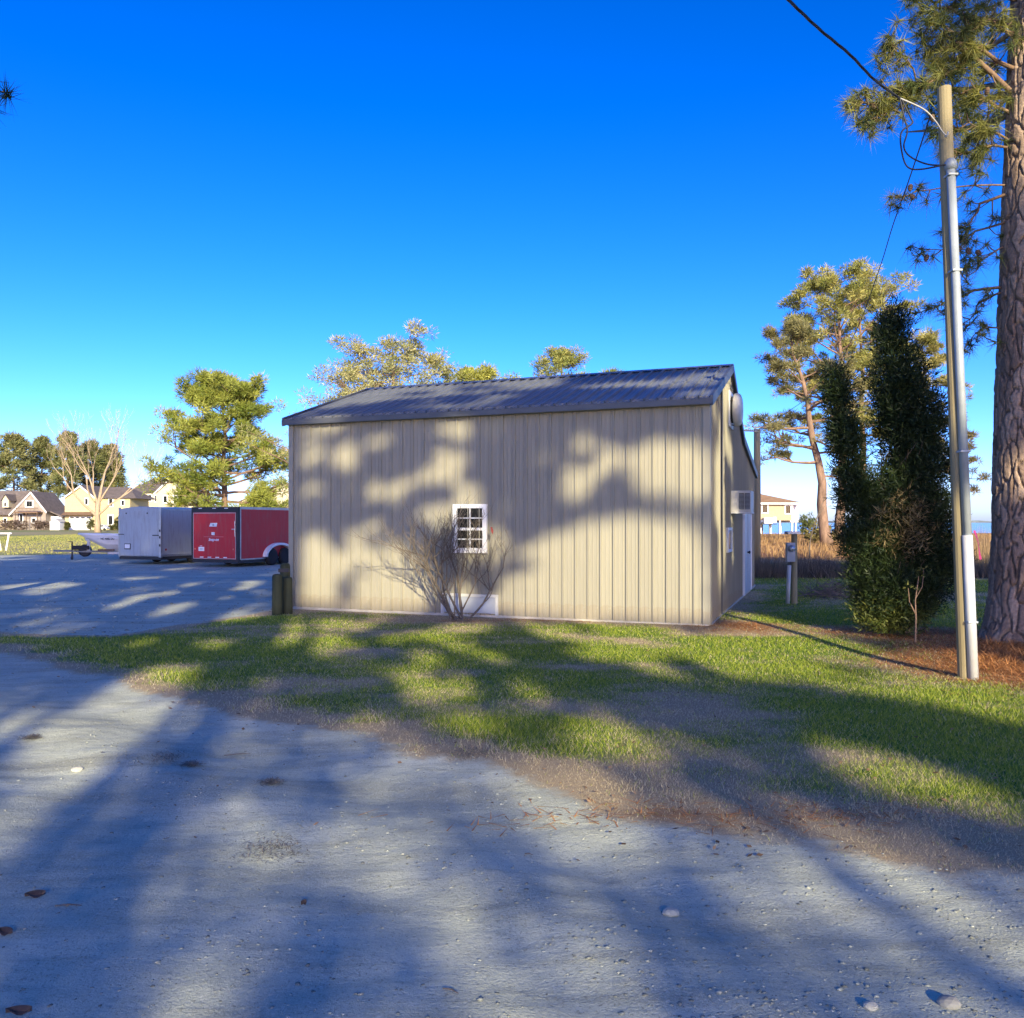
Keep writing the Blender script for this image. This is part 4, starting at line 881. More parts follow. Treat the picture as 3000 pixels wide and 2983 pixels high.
# ------------------------------------------------------------ trailers
def text(name, body, size, mat, parent, loc, rot=(R(90), 0, 0), shear=0, depth=.002):
    cu = bpy.data.curves.new(name, 'FONT'); cu.body = body; cu.size = size; cu.align_x = 'CENTER'; cu.align_y = 'CENTER'; cu.extrude = depth; cu.shear = shear; cu.materials.append(mat); cu.offset = size*.03
    o = bpy.data.objects.new(name, cu); COL.objects.link(o); dg = bpy.context.evaluated_depsgraph_get(); me = bpy.data.meshes.new_from_object(o.evaluated_get(dg)); bpy.data.objects.remove(o)
    o = obj(name, me, parent); o.location = loc; o.rotation_euler = rot; return o
def wheel(parent, x, y, r=.34, wd=.2, side=1):
    W = MB(); W.lathe([(r*.62, -wd/2), (r*.93, -wd/2), (r, -wd*.3), (r, wd*.3), (r*.93, wd/2), (r*.62, wd/2)], (x, y, r), 24, 'x'); wo = W.build('wheel', M['black'], parent, smooth=True)
    W = MB(); W.lathe([(.02, -wd*.42), (r*.3, -wd*.42), (r*.6, -wd*.30), (r*.63, -wd*.2), (r*.63, wd*.2), (r*.6, wd*.30), (r*.3, wd*.42), (.02, wd*.42)], (x, y, r), 20, 'x'); W.build('rim', M['galv'], wo)
def cargo_trailer(loc, W_, L_, hb, ht, skin, label, red):
    T = tag(empty('cargo_trailer', loc, BA), label, 'trailer', 'parked cargo trailers')
    b = MB()
    if red: b.box(0, W_, 0, L_, hb, ht)
    else:
        n = 10; poly = [(0, hb), (W_, hb), (W_, ht-.06)]+[(W_-W_*i/n, ht-.06+.10*math.sin(math.pi*i/n)) for i in range(1, n)]+[(0, ht-.06)]
        b.prism(poly, 'y', 0, L_)
    b.build('body', skin, T, bevel=.02)
    d = MB(); d.box(.08, W_-.12, -.03, -.004, hb+.03, ht-(.22 if red else .14)); D = d.build('rear_door', skin, T, bevel=.008)
    tm = M['dark'] if red else M['alutrim']
    m = MB(); m.box(-.012, .05, -.028, .05, hb-.03, ht+.005); m.build('corner_post', tm, T, bevel=.006); m = MB(); m.box(W_-.10, W_+.014, -.045, .05, hb-.03, ht+.005); m.build('corner_post', tm, T, bevel=.006)
    if red:
        m = MB(); m.box(.05, W_-.10, -.027, -.002, ht-.20, ht+.004); m.build('header', M['dark'], T)
        for xx in (.35, 1.02, 1.6): m = MB(); m.box(xx, xx+.16, -.036, -.02, ht-.06, ht-.03); m.build('marker_light', M['offwhite'], T)
        m = MB(); m.box(W_+.001, W_+.012, .06, L_, ht-.09, ht+.01); m.box(W_+.001, W_+.012, .06, .12, hb, ht-.09); m.box(W_+.001, W_+.012, .12, L_, hb-.02, hb+.03); m.build('side_trim', M['alutrim'], T)
        m = MB(); m.box(.10, W_-.14, -.036, -.03, hb+.02, hb+.04); m.box(.08, .10, -.036, -.03, hb+.02, ht-.22); m.box(W_-.14, W_-.12, -.036, -.03, hb+.02, ht-.22); m.box(.10, W_-.14, -.036, -.03, ht-.24, ht-.22); m.build('door_edge', M['alutrim'], D)
        m = MB(); m.add([(.86, -.034, 1.58), (1.22, -.034, 1.58), (1.25, -.034, 1.72), (.93, -.034, 1.72)], [(0, 1, 2, 3)]); o = m.build('decal', M['offwhite'], D); s = o.modifiers.new('t', 'SOLIDIFY'); s.thickness = .003
        m = MB(); m.add([(1.05, -.039, 1.60), (1.08, -.039, 1.60), (1.075, -.039, 1.70), (1.03, -.039, 1.645)], [(0, 1, 2, 3)]); m.build('decal_mark', M['dark'], o)
        m = MB(); m.box(.98, 1.13, -.036, -.031, 1.25, 1.36); m.build('decal', M['offwhite'], D)
        m = MB(); m.box(.60, 1.55, -.0345, -.031, 1.17, 1.195); m.build('stripe', simple('faded_stripe', (.5, .12, .12)), D)
        text('lettering', 'Snap-on', .15, M['offwhite'], D, (1.08, -.037, 1.07), shear=.25)
        for i in range(4): m = MB(); m.box(.42+i*.38, .58+i*.38, -.045, -.03, hb+.06, hb+.10); m.build('hinge', M['offwhite'], D)
        m = MB(); m.box(.35, .62, -.042, -.031, .62, .78); P_ = m.build('licence_plate', M['offwhite'], D); m = MB(); m.box(.41, .56, -.046, -.041, .68, .72); m.build('plate_number', M['greypaint'], P_)
        m = MB(); m.box(.42, .52, -.05, -.031, .81, .83); m.build('plate_lamp', M['offwhite'], D)
        for xx in (.17, W_-.24): m = MB(); m.lathe([(.03, 0), (.028, -.015), (.01, -.02)], (xx, -.03, .70), 10, 'y'); m.build('tail_light', simple('amber_lens', (.6, .25, .12), .3), D)
        m = MB(); m.box(W_-.30, W_-.10, -.06, -.03, 1.46, 1.50); m.tube([(W_-.14, -.06, 1.2), (W_-.14, -.06, 1.8)], .018, 6); m.build('latch_bar', M['galv'], D)
    else:
        for xx in (.42, 1.55): m = MB(); m.lathe([(.035, 0), (.03, -.02), (.01, -.025)], (xx, -.025, ht-.24), 10, 'y'); m.build('marker_light', M['dark'], T)
        m = MB(); m.box(0, .30, -.05, -.028, 1.23, 1.26); m.box(W_-.42, W_-.08, -.055, -.028, 1.19, 1.23); m.build('latch_bar', M['dark'], D)
        m = MB(); m.box(.33, .66, -.045, -.03, .62, .86); P_ = m.build('plate_frame', M['dark'], D); m = MB(); m.box(.36, .63, -.052, -.044, .66, .83); m.build('licence_plate', M['offwhite'], P_)
        for zz in (.75, 1.08, 1.35): m = MB(); m.box(W_-.07, W_-.0, -.06, -.03, zz, zz+.10); m.build('hinge', M['dark'], D)
        m = MB(); m.lathe([(.05, 0), (.045, .015), (.02, .02)], (W_+.0, .25, .62), 10, 'x'); m.build('marker_light', simple('red_lens', (.3, .01, .01), .3), T)
        m = MB(); m.box(W_, W_+.012, 0.02, L_, hb, hb+.08); m.box(W_, W_+.012, .02, L_, ht-.12, ht-.05); m.build('side_trim', M['alutrim'], T)
    m = MB(); m.box(.02, W_-.02, .0, L_, hb-.13, hb-.002); m.build('chassis', M['dark'], T)
    for xx, sd in ((-.02 if False else .14, -1), (W_+.02 if red else W_-.14, 1)):
        for k3 in range(2): wheel(T, xx, 1.95+k3*.85, .35, .2, sd)
    if red:
        m = MB(); prf = []
        for (cy) in (2.38,):
            n = 16; outer = [(cy-.95*math.cos(math.pi*i/n), .36+.55*math.sin(math.pi*i/n)) for i in range(n+1)]; inner = [(cy-.86*math.cos(math.pi*i/n), .36+.46*math.sin(math.pi*i/n)) for i in range(n+1)]
            vs_ = [(W_+.005, a, b_) for a, b_ in outer]+[(W_+.005, a, b_) for a, b_ in inner]+[(W_+.20, a, b_) for a, b_ in outer]+[(W_+.20, a, b_) for a, b_ in inner]; k3 = n+1
            m.add(vs_, [f for i in range(n) for f in ((i, i+1, k3+i+1, k3+i), (2*k3+i, 3*k3+i, 3*k3+i+1, 2*k3+i+1), (i, 2*k3+i, 2*k3+i+1, i+1), (k3+i, k3+i+1, 3*k3+i+1, 3*k3+i))])
        m.build('fender', M['offwhite'], T)
    m = MB(); m.tube([(W_*.2, L_, hb-.07), (W_/2, L_+1.2, hb-.07)], .05, 6); m.tube([(W_*.8, L_, hb-.07), (W_/2, L_+1.2, hb-.07)], .05, 6); m.tube([(W_/2, L_+1.0, 0), (W_/2, L_+1.0, hb+.3)], .03, 8); m.build('tongue', M['dark'], T)
    return T
rl = at(563, HZ, 32.6); cargo_trailer((rl.x, 32.6, tz(rl.x, 32.6)), 2.26, 4.9, .30, 2.34, M['red'], 'red enclosed cargo trailer parked next to the building', True)
sl_ = at(349, HZ, 34.6); cargo_trailer((sl_.x, 34.6, tz(sl_.x, 34.6)), 2.26, 4.9, .33, 2.36, M['silver'], 'pale silver enclosed cargo trailer left of the red one', False)

# ------------------------------------------------------------ boat on its trailer
BY = 38.5; bt = at(232, 1567, BY)
BT = tag(empty('motor_boat', (bt.x, BY, 0), R(8)), 'white motor boat, its bow left of the silver trailer', 'boat')
Lb, nst = 5.6, 16; V = []; nsec = 9
for i in range(nst+1):
    f = i/nst; xx = Lb*f; hw = 1.05*(1-(1-f)**2.6)**.8+.01; sh = 1.20-.10*math.sin(math.pi*f*.5)+.0; keel = .90*(1-min(1, f/.22))**1.5+.26
    rake = .0
    for j in range(nsec+1):
        g = j/nsec; a = g*2-1; ya = abs(a)
        zz = keel+(sh-keel)*ya**1.15 if ya > .55 else keel+(sh-keel)*(.50*ya/.55)**1.0*.99
        yy = math.copysign(hw*min(1, (ya/.62)**.8)*(.86+.14*ya), a)
        V.append((xx+.55*(1-min(1, f*2.2))*(1-((zz-.34)/(1.2-.34)))*1.3, yy, zz))
hb_ = MB(); ns = nsec+1
hb_.add(V, [(i*ns+j, i*ns+j+1, (i+1)*ns+j+1, (i+1)*ns+j) for i in range(nst) for j in range(nsec)]+[tuple(nst*ns+j for j in range(ns))])
hb_.add([v for i in range(nst+1) for v in ((V[i*ns][0], V[i*ns][1], V[i*ns][2]-.02), (V[i*ns+nsec][0], V[i*ns+nsec][1], V[i*ns+nsec][2]-.02))], [(2*i, 2*i+1, 2*i+3, 2*i+2) for i in range(nst)])
hb_.build('hull', M['hull'], BT, smooth=False)
for s in (0, nsec):
    m = MB(); m.tube([Vector(V[i*ns+s])+Vector((-.02, 0, .0)) for i in range(nst+1)], .05, 6); m.build('gunwale', M['white'], BT, smooth=True)
    m = MB(); m.tube([Vector(V[i*ns+s])*1.0+Vector((.03, (-.02 if s == 0 else .02), -.16)) for i in range(2, nst+1)], .014, 5); m.build('rub_rail', M['offwhite'], BT)
text('registration_number', 'NC 4082 DU', .13, M['dark'], BT, (1.55, -.93, .98), rot=(R(98), 0, R(-20)))
m = MB(); m.box(2.6, 3.4, -.35, .35, .9, 1.75); m.build('console', M['hull'], BT, bevel=.05)
m = MB(); m.box(5.55, 5.9, -.18, .18, .3, 1.5); m.build('outboard_motor', M['dark'], BT, bevel=.05)
TT = tag(empty('boat_trailer', (bt.x, BY, 0), R(8)), 'galvanised boat trailer with long tongue under the white boat', 'boat trailer')
tx = at(178, HZ, BY).x-bt.x
m = MB(); m.tube([(tx-.25, 0, .42), (1.4, 0, .36), (5.2, -.6, .36)], .05, 4); m.tube([(1.2, 0, .36), (1.9, .7, .36), (5.2, .7, .36)], .045, 4); m.box(1.5, 5.3, -.75, -.65, .27, .38); m.box(2.0, 2.1, -.9, .9, .28, .38); m.build('frame', M['tongue'], TT)
m = MB(); m.tube([(tx+.55, .0, .05), (tx+.55, 0, .85)], .035, 8); m.tube([(tx+.55, 0, .85), (tx+.40, 0, .85)], .015, 6); m.lathe([(.09, -.03), (.09, .03)], (tx+.55, 0, .09), 12, 'x'); m.build('jack', M['dark'], TT)
m = MB(); m.box(tx+.62, tx+1.32, -.14, .14, .46, .66); m.build('tool_box', M['black'], TT, bevel=.02)
m = MB(); m.box(tx+1.22, tx+1.34, -.05, .05, .40, 1.0); m.lathe([(.13, -.06), (.13, .06)], (tx+1.25, 0, 1.0), 12, 'y'); m.build('winch_post', M['greypaint'], TT)
m = MB(); m.box(1.0, 1.7, -.55, -.42, .42, .50); m.build('bunk', M['brown'], TT)
for s in (-1.0, 1.0): wheel(TT, 3.6, s, .31, .2)
for o in TT.children:
    if o.name.startswith('wheel'):
        o.rotation_euler = (0, 0, R(90)); o.location = (0, 0, 0)

# ------------------------------------------------------------ houses across the lot
def house(name, label, Y, group=None, px0=None):
    p = at(px0, HZ, Y); o = empty(name, (p.x, Y, 0)); tag(o, label, 'house', group)
    return o, (lambda px_, py_: (at(px_, py_, Y).x-p.x, at(px_, py_, Y).z))
def wbox(o, q, name, mat, p0, p1, y0, y1, bevel=0):
    (xa, za), (xb, zb) = q(*p0), q(*p1); m = MB(); m.box(min(xa, xb), max(xa, xb), y0, y1, min(za, zb), max(za, zb)); return m.build(name, mat, o)
def win(o, q, p0, p1, y=-.12, mull=1):
    f = wbox(o, q, 'window', M['white'], p0, p1, y, y+.14)
    w_ = (p1[0]-p0[0])*.16+.3; h_ = (p1[1]-p0[1])*.10+.3
    n = mull
    for i in range(n):
        a = p0[0]+w_+(p1[0]-p0[0]-2*w_)*i/n+(.25 if i else 0); b = p0[0]+w_+(p1[0]-p0[0]-2*w_)*(i+1)/n
        wbox(f, q, 'pane', M['glass'], (a, p0[1]+h_), (b, p1[1]-h_), y-.02, y+.02)
    return f
def gable_roof(o, q, name, mat, foot0, apex, foot1, y0, y1, thick=1.6):
    P0, A, P1 = q(*foot0), q(*apex), q(*foot1); tk = thick*.08; m = MB()
    m.prism([P0, A, (A[0], A[1]+tk*1.5), (P0[0]-tk, P0[1])], 'y', y0, y1); m.prism([A, P1, (P1[0]+tk, P1[1]), (A[0], A[1]+tk*1.5)], 'y', y0, y1); return m.build(name, mat, o)
# grey gabled house, far left
o, q = house('gabled_house', 'grey shingled house with steep white trimmed gable at the far left', 190, px0=90)
P = [q(38, 1553), q(134, 1553), q(134, 1500), q(92, 1445), q(38, 1500)]; m = MB(); m.prism(P, 'y', 0, 9); m.build('wall', M['siding_g'], o)
wbox(o, q, 'wall', M['siding_b'], (-60, 1553), (38, 1508), 1, 10)
rf = gable_roof(o, q, 'roof', M['shingle'], (28, 1508), (92, 1442), (138, 1500), -.2, 9.5)
m = MB(); (xa, za), (xb, zb) = q(-64, 1509), q(80, 1436); m.prism([(-.3, za), (4.5, zb), (9.5, za+.2), (4.5, zb-.4)], 'x', xa, xb); m.build('roof', M['shingle'], o)
m = MB()
for a, b in (((28, 1508), (92, 1442)), ((92, 1442), (138, 1500))):
    A, Bq = q(*a), q(*b); m.prism([(A[0], A[1]-.35), (Bq[0], Bq[1]-.35), (Bq[0], Bq[1]+.05), (A[0], A[1]+.05)], 'y', -.35, -.2)
m.build('barge_board', M['white'], o)
d_ = MB(); P = [q(8, 1487), q(27, 1487), q(27, 1466), q(17, 1452), q(8, 1466)]; d_.prism(P, 'y', -.2, 4); DM = d_.build('dormer', M['siding_c'], o)
gable_roof(DM, q, 'dormer_roof', M['shingle'], (5, 1468), (17, 1450), (30, 1468), -.4, 4.2); win(DM, q, (13, 1470), (22, 1485), -.3)
win(o, q, (74, 1466), (99, 1487), -.1, 2); win(o, q, (57, 1504), (69, 1531)); win(o, q, (92, 1517), (107, 1533)); win(o, q, (2, 1517), (14, 1532), .9)
dk = wbox(o, q, 'deck', M['brown'], (58, 1500), (126, 1504), -2.2, 0); wbox(dk, q, 'deck_rail', M['brown'], (58, 1488), (126, 1490), -2.2, -2.1)
for i in range(18): wbox(dk, q, 'baluster', M['brown'], (59+i*3.8, 1490), (59.6+i*3.8, 1500), -2.18, -2.12)
for xx in (60, 92, 124): wbox(dk, q, 'deck_post', M['brown'], (xx, 1504), (xx+1.4, 1553), -2.2, -2.05)
m = MB(); A, Bq = q(140, 1497), q(177, 1513); m.prism([(A[0], A[1]), (Bq[0], Bq[1]), (Bq[0], Bq[1]-.3), (A[0], A[1]-.3)], 'y', 1, 8); m.build('side_roof', M['shingle'], o)
wbox(o, q, 'wall', M['offwhite'], (135, 1553), (168, 1513), 2, 8)
# cream house with garage
o, q = house('cream_house', 'cream two storey house with white garage door behind the bare tree', 184, px0=240)
P = [q(190, 1553), q(278, 1553), q(278, 1458), q(238, 1426), q(190, 1458)]; m = MB(); m.prism(P, 'y', 0, 10); m.build('wall', M['siding_y'], o)
wbox(o, q, 'wall', M['siding_y'], (278, 1553), (372, 1459), 1.5, 11)
gable_roof(o, q, 'roof', M['shingle'], (185, 1460), (238, 1423), (282, 1458), -.4, 10.5)
m = MB(); (xa, za), (xb, zb) = q(262, 1460), q(342, 1424); xe = q(394, 1460)[0]
m.add([(xa, .9, za), (xe, .9, za), (xe, 12, za), (xa, 12, za), (xa, 6.4, zb), (xb, 6.4, zb)], [(0, 1, 5, 4), (1, 2, 5), (2, 3, 4, 5), (3, 0, 4), (0, 3, 2, 1)]); m.build('roof', M['shingle'], o)
m = MB()
for a, b in (((186, 1460), (238, 1423)), ((238, 1423), (281, 1458))):
    A, Bq = q(*a), q(*b); m.prism([(A[0], A[1]-.3), (Bq[0], Bq[1]-.3), (Bq[0], Bq[1]+.02), (A[0], A[1]+.02)], 'y', -.55, -.4)
m.build('barge_board', M['white'], o)
gd = wbox(o, q, 'garage_door', M['white'], (203, 1553), (270, 1514), -.10, 0)
for i in range(4): wbox(gd, q, 'door_panel', M['offwhite'], (204, 1544-i*9), (269, 1552-i*9), -.14, -.09)
for i in range(4): wbox(gd, q, 'pane', M['glass'], (207+i*16, 1516), (217+i*16, 1519.5), -.17, -.13)
m = MB(); (xa, za), (xb, zb) = q(188, 1510), q(276, 1500); m.prism([(-1.6, za), (0, zb), (0, za)], 'x', xa, xb); m.build('garage_canopy', M['brown'], o)
win(o, q, (248, 1459), (260, 1480), -.1); win(o, q, (308, 1459), (323, 1485), 1.4); win(o, q, (306, 1508), (324, 1540), 1.4); win(o, q, (345, 1464), (357, 1482), 1.4)
# house with the big brown hipped roof
o, q = house('cream_house', 'pale cream house with large brown hipped roof right of the bare tree', 205, px0=460)
wbox(o, q, 'wall', M['siding_c'], (372, 1553), (565, 1443), 0, 12)
m = MB(); (xa, za), (xb, zb) = q(366, 1444), q(418, 1398); xc = q(512, 1398)[0]; xd = q(572, 1444)[0]
m.add([(xa, -.6, za), (xd, -.6, za), (xd, 12.6, za), (xa, 12.6, za), (xb, 6, zb), (xc, 6, zb)], [(0, 1, 5, 4), (1, 2, 5), (2, 3, 4, 5), (3, 0, 4), (0, 3, 2, 1)]); m.build('roof', M['shingle'], o)
P = [q(470, 1553), q(552, 1553), q(552, 1446), q(514, 1404), q(470, 1446)]; m = MB(); m.prism(P, 'y', -2.5, 1); m.build('gable_wing', M['siding_c'], o)
gable_roof(o, q, 'roof', M['shingle'], (466, 1446), (514, 1401), (558, 1448), -2.9, 5); m = MB()
for a, b in (((466, 1446), (514, 1401)), ((514, 1401), (558, 1448))):
    A, Bq = q(*a), q(*b); m.prism([(A[0], A[1]-.4), (Bq[0], Bq[1]-.4), (Bq[0], Bq[1]+.02), (A[0], A[1]+.02)], 'y', -3.1, -2.9)
m.build('barge_board', M['white'], o)
for a in ((398, 1448), (433, 1448), (452, 1450)): win(o, q, a, (a[0]+13, a[1]+22), -.1)
for a in ((490, 1452), (520, 1452), (490, 1500), (520, 1500)): win(o, q, a, (a[0]+14, a[1]+24), -2.6)
# house half hidden by the pine, next to the building edge
o, q = house('cream_house', 'pale house with pinkish roof glimpsed between the pine and the building', 180, px0=800)
wbox(o, q, 'wall', M['siding_c'], (700, 1553), (880, 1470), 0, 10); gable_roof(o, q, 'roof', simple('pinkish_shingle', (.30, .2, .16), .9), (690, 1474), (835, 1415), (900, 1474), -.5, 10.5); P = [q(700, 1470), q(880, 1470), q(835, 1420)]; m = MB(); m.prism(P, 'y', .02, 9.8); m.build('gable', M['siding_c'], o)
for a in ((720, 1490), (760, 1490), (800, 1490)): win(o, q, a, (a[0]+15, a[1]+26), -.1)
# white shed and fence between the houses, parked car, clipped shrubs
o, q = house('garden_shed', 'small white shed with cross braces between the two far left houses', 176, px0=158); o['category'] = 'shed'
wbox(o, q, 'wall', M['white'], (146, 1553), (174, 1528), 0, 2.5); m = MB(); A, Bq, Cq = q(144, 1529), q(160, 1519), q(176, 1529); m.prism([A, Cq, Bq], 'y', -.1, 2.6); m.build('roof', M['greypaint'], o)
m = MB(); A, Bq = q(148, 1551), q(172, 1530); m.prism([A, (A[0]+.15, A[1]), Bq, (Bq[0]-.15, Bq[1])], 'y', -.04, 0); m.build('brace', M['offwhite'], o)
o, q = house('board_fence', 'brown board fence left of the white garage door', 178, px0=186); o['category'] = 'fence'
for i in range(11): wbox(o, q, 'board', M['brown'], (176+i*2.2, 1553), (178.0+i*2.2, 1530), 0, .06)
wbox(o, q, 'rail', M['brown'], (176, 1537), (200, 1535.5), .06, .14)
cpos = at(302, HZ, 172); CR = tag(empty('parked_car', (cpos.x, 172, 0)), 'small pale car parked in front of the cream house', 'car')
m = MB(); m.prism([(-1.05, .3), (1.05, .3), (1.1, .62), (.75, .75), (.4, 1.18), (-.45, 1.2), (-.8, .82), (-1.12, .7)], 'y', -.8, .8); m.v = [(a*1.0, b, c_) for a, b, c_ in m.v]; m.build('body', M['offwhite'], CR, bevel=.05)
m = MB(); m.prism([(-.42, .82), (.58, .80), (.36, 1.12), (-.40, 1.13)], 'y', -.82, -.79); m.build('side_window', M['glass'], CR)
for xx in (-.65, .68):
    m = MB(); m.lathe([(.28, -.1), (.3, 0), (.28, .1)], (xx, -.75, .3), 14, 'y'); m.build('wheel', M['black'], CR)
def bush(px_, Y, wd, hgt, label, seed, pal=((.05, .06, .015), (.12, .12, .04)), name='clipped_shrub', group='shrubs by the far houses'):
    p = at(px_, HZ, Y); o = tag(empty(name, (p.x, Y, 0)), label, 'shrub', group); nr = np.random.default_rng(seed); n = 60
    u = unit(n, nr)*np.array([wd/2, wd/2, hgt/2])*(nr.random(n)**.4)[:, None]; u[:, 2] += hgt*.5
    V, T, c = puffs(u, [.3]*n, 22, .3, .1, pal, nr); V[:, 2] = np.maximum(V[:, 2], .02); tri_mesh('foliage', V, T, M['needle'], c, o)
    m = MB(); m.tube([(0, 0, 0), (0, 0, hgt*.5)], [.08, .03], 5); m.build('stem', M['brown'], o)
for a in ((265, 178, 1.6, 2.6, 'upright olive shrub right of the garage door'), (198, 178, 1.2, 1.8, 'small shrub left of the garage door'), (333, 176, 2.4, 1.2, 'low shrub under the window of the cream house'), (346, 174, 1.6, 3.0, 'tall shrub against the silver trailer edge')): bush(*a, seed=int(a[0]))
for i, px_ in enumerate((14, 40, 62, 110, 128)): bush(px_, 183, 3.2, 2.2, ('brown leafless shrub %s the grey gabled house' % ('left of the door of', 'at the left corner of', 'under the tall window of', 'under the deck of', 'at the right corner of')[i]), 90+i, ((.10, .07, .05), (.2, .15, .12)))
# white frame at the left edge
ap = gp(10, 1613); AF = tag(empty('timber_frame', (ap.x, ap.y, 0)), 'white splayed leg stand on the far lawn at the left edge', 'stand')
for s in (-1, 1): m = MB(); m.tube([(s*.16, 0, 0), (s*.34, 0, 1.05)], .05, 6); m.build('leg', M['white'], AF)
m = MB(); m.tube([(-.5, 0, 1.05), (.5, 0, 1.05)], .05, 6); m.build('top_rail', M['white'], AF)

# ------------------------------------------------------------ stilt house by the river
o, q = house('stilt_house', 'beige house raised on stilts by the river, right of the building', 138, px0=2280)
wbox(o, q, 'wall', M['siding_b'], (2170, 1525), (2320, 1474), 0, 11)
m = MB(); (xa, za), (xb, zb) = q(2150, 1474), q(2219, 1436); xc = q(2219, 1436)[0]; xd = q(2351, 1474)[0]
m.add([(xa, -.8, za), (xd, -.8, za), (xd, 12, za), (xa, 12, za), (xb-3, 5.5, zb+.05), (xb, 5.5, zb)], [(0, 1, 5, 4), (1, 2, 5), (2, 3, 4, 5), (3, 0, 4), (0, 3, 2, 1)]); m.build('roof', M['shingle_t'], o)
wbox(o, q, 'fascia', M['white'], (2150, 1478), (2351, 1473.5), -.85, -.75)
wbox(o, q, 'porch_wall', M['white'], (2327, 1530), (2351, 1478), 2, 9)
for a in ((2230, 1477), (2298, 1479)): win(o, q, a, (a[0]+21, a[1]+28), -.12, 2)
wbox(o, q, 'corner_board', M['white'], (2319, 1526), (2323, 1474), -.1, .3)
for i, xx in enumerate((2214, 2228, 2243, 2258, 2271, 2284, 2303, 2320, 2348)): wbox(o, q, 'stilt', M['white'], (xx, 1570), (xx+3.5, 1525 if xx < 2325 else 1478), .1 if i % 2 else 3, .5 if i % 2 else 3.4)
wbox(o, q, 'cooling_unit', M['white'], (2233, 1534), (2256, 1517), -1.3, -.3); wbox(o, q, 'cooling_unit', M['white'], (2258, 1532), (2267, 1515), -1.3, -.3)
wbox(o, q, 'store_wall', M['brown'], (2224, 1568), (2262, 1530), 5, 6); wbox(o, q, 'platform', M['timber'], (2222, 1537), (2268, 1534), -1.5, 0)
# weeds, reeds and marsh grass
def blades(name, n, xr, yr, hr, wd, pal, seed, lean=.35, dens=None, mat='weed', parent=None, z0=0, clump=None):
    nr = np.random.default_rng(seed); X = nr.uniform(*xr, n); Y = nr.uniform(*yr, n)
    if dens is not None:
        k3 = nr.random(n) < dens(X, Y); X, Y = X[k3], Y[k3]
    n = len(X); hh = nr.uniform(*hr, n)
    if clump: hh = hh*(.45+1.1*fbm(X*clump, Y*clump, seed))
    a = nr.uniform(0, 6.283, n); ln = lean*nr.random(n)*hh
    Z = terrain(X, Y)-.01; b = np.stack([X, Y, Z], 1); tip = b+np.stack([np.cos(a)*ln, np.sin(a)*ln, hh], 1)
    th = nr.uniform(0, 6.283, n); wv = np.stack([np.cos(th), np.sin(th), th*0], 1)*wd*.5
    V = np.stack([b-wv, b+wv, tip], 1).reshape(-1, 3); pal = np.asarray(pal)
    if callable(getattr(pal, 'item', None)) and pal.ndim == 2:
        tc = pal[0]+(pal[1]-pal[0])*nr.random(n)[:, None]
    return tri_mesh(name, V, np.arange(3*n).reshape(-1, 3), M[mat], np.repeat(tc, 3, 0), parent)
tag(blades('dry_weeds', 26000, (6.5, 26), (25.5, 29.5), (.2, .7), .018, ((.07, .062, .045), (.17, .14, .10)), 1, .5, clump=.9), 'grey brown dry weed belt behind the lawn', 'weeds', kind='stuff')
tag(blades('marsh_grass', 26000, (12, 75), (38, 108), (.25, .6), .06, ((.26, .15, .06), (.42, .27, .12)), 2, .6, clump=.25), 'orange brown dry marsh grass on the field by the river', 'grass', kind='stuff')
tag(blades('reeds', 9000, (19, 48), (33, 44), (.9, 1.55), .03, ((.24, .16, .08), (.40, .28, .15)), 3, .25, clump=.5, dens=lambda X, Y: (X/Y > .535)), 'tall tan reeds seen between pole and big trunk', 'reeds', kind='stuff')
tag(blades('far_lawn_grass', 130000, (-62, -6), (44.5, 183), (.05, .10), .05, ((.24, .29, .05), (.56, .50, .13)), 4, .6, dens=lambda X, Y: (X/Y < -.10)*1.0, mat='grass'), 'yellow green grass of the far lawns before the houses', 'grass', kind='stuff')
bq = gp(2445, 1752); BH = tag(empty('brush_pile', (bq.x, bq.y, 0)), 'heap of cut grey brush left of the cedar', 'brush pile')
rng = random.Random(5); m = MB()
for i in range(260):
    a = rng.uniform(0, 6.28); r = rng.random()**.5*.75; p0 = Vector((r*math.cos(a), r*math.sin(a)*.7, max(.0, .42*(1-r)*rng.random()))); d = Vector((rng.uniform(-1, 1), rng.uniform(-1, 1), rng.uniform(-.2, .5))).normalized()
    m.tube([p0, p0+d*.2+Vector((0, 0, .02)), p0+d*rng.uniform(.3, .6)], [.008, .006, .003], 3)
m.build('twigs', simple('grey_brush', (.16, .13, .11), .9), BH)
p = at(2372, HZ, 40); YB = tag(empty('bare_sapling', (p.x, 40, 0)), 'dark thin bare sapling beside the stilt house', 'sapling'); m = MB(); rng = random.Random(9)
branching(m, Vector((0, 0, 0)), Vector((-.02, 0, 1)), 1.9, .035, 3, rng, .35, .25, .006, 4, .62, (1, 2)); m.build('stem', M['twig'], YB)
bush(2368, 95, 2.2, 2.8, 'small round green shrub by the water right of the stilt house', 71, ((.07, .10, .02), (.15, .17, .04)), group='shrubs by the river')
bush(2405, 62, 2.6, 1.6, 'yellowish low shrub at the foot of the leaning pine', 72, ((.14, .12, .04), (.26, .22, .08)), group='shrubs by the river')

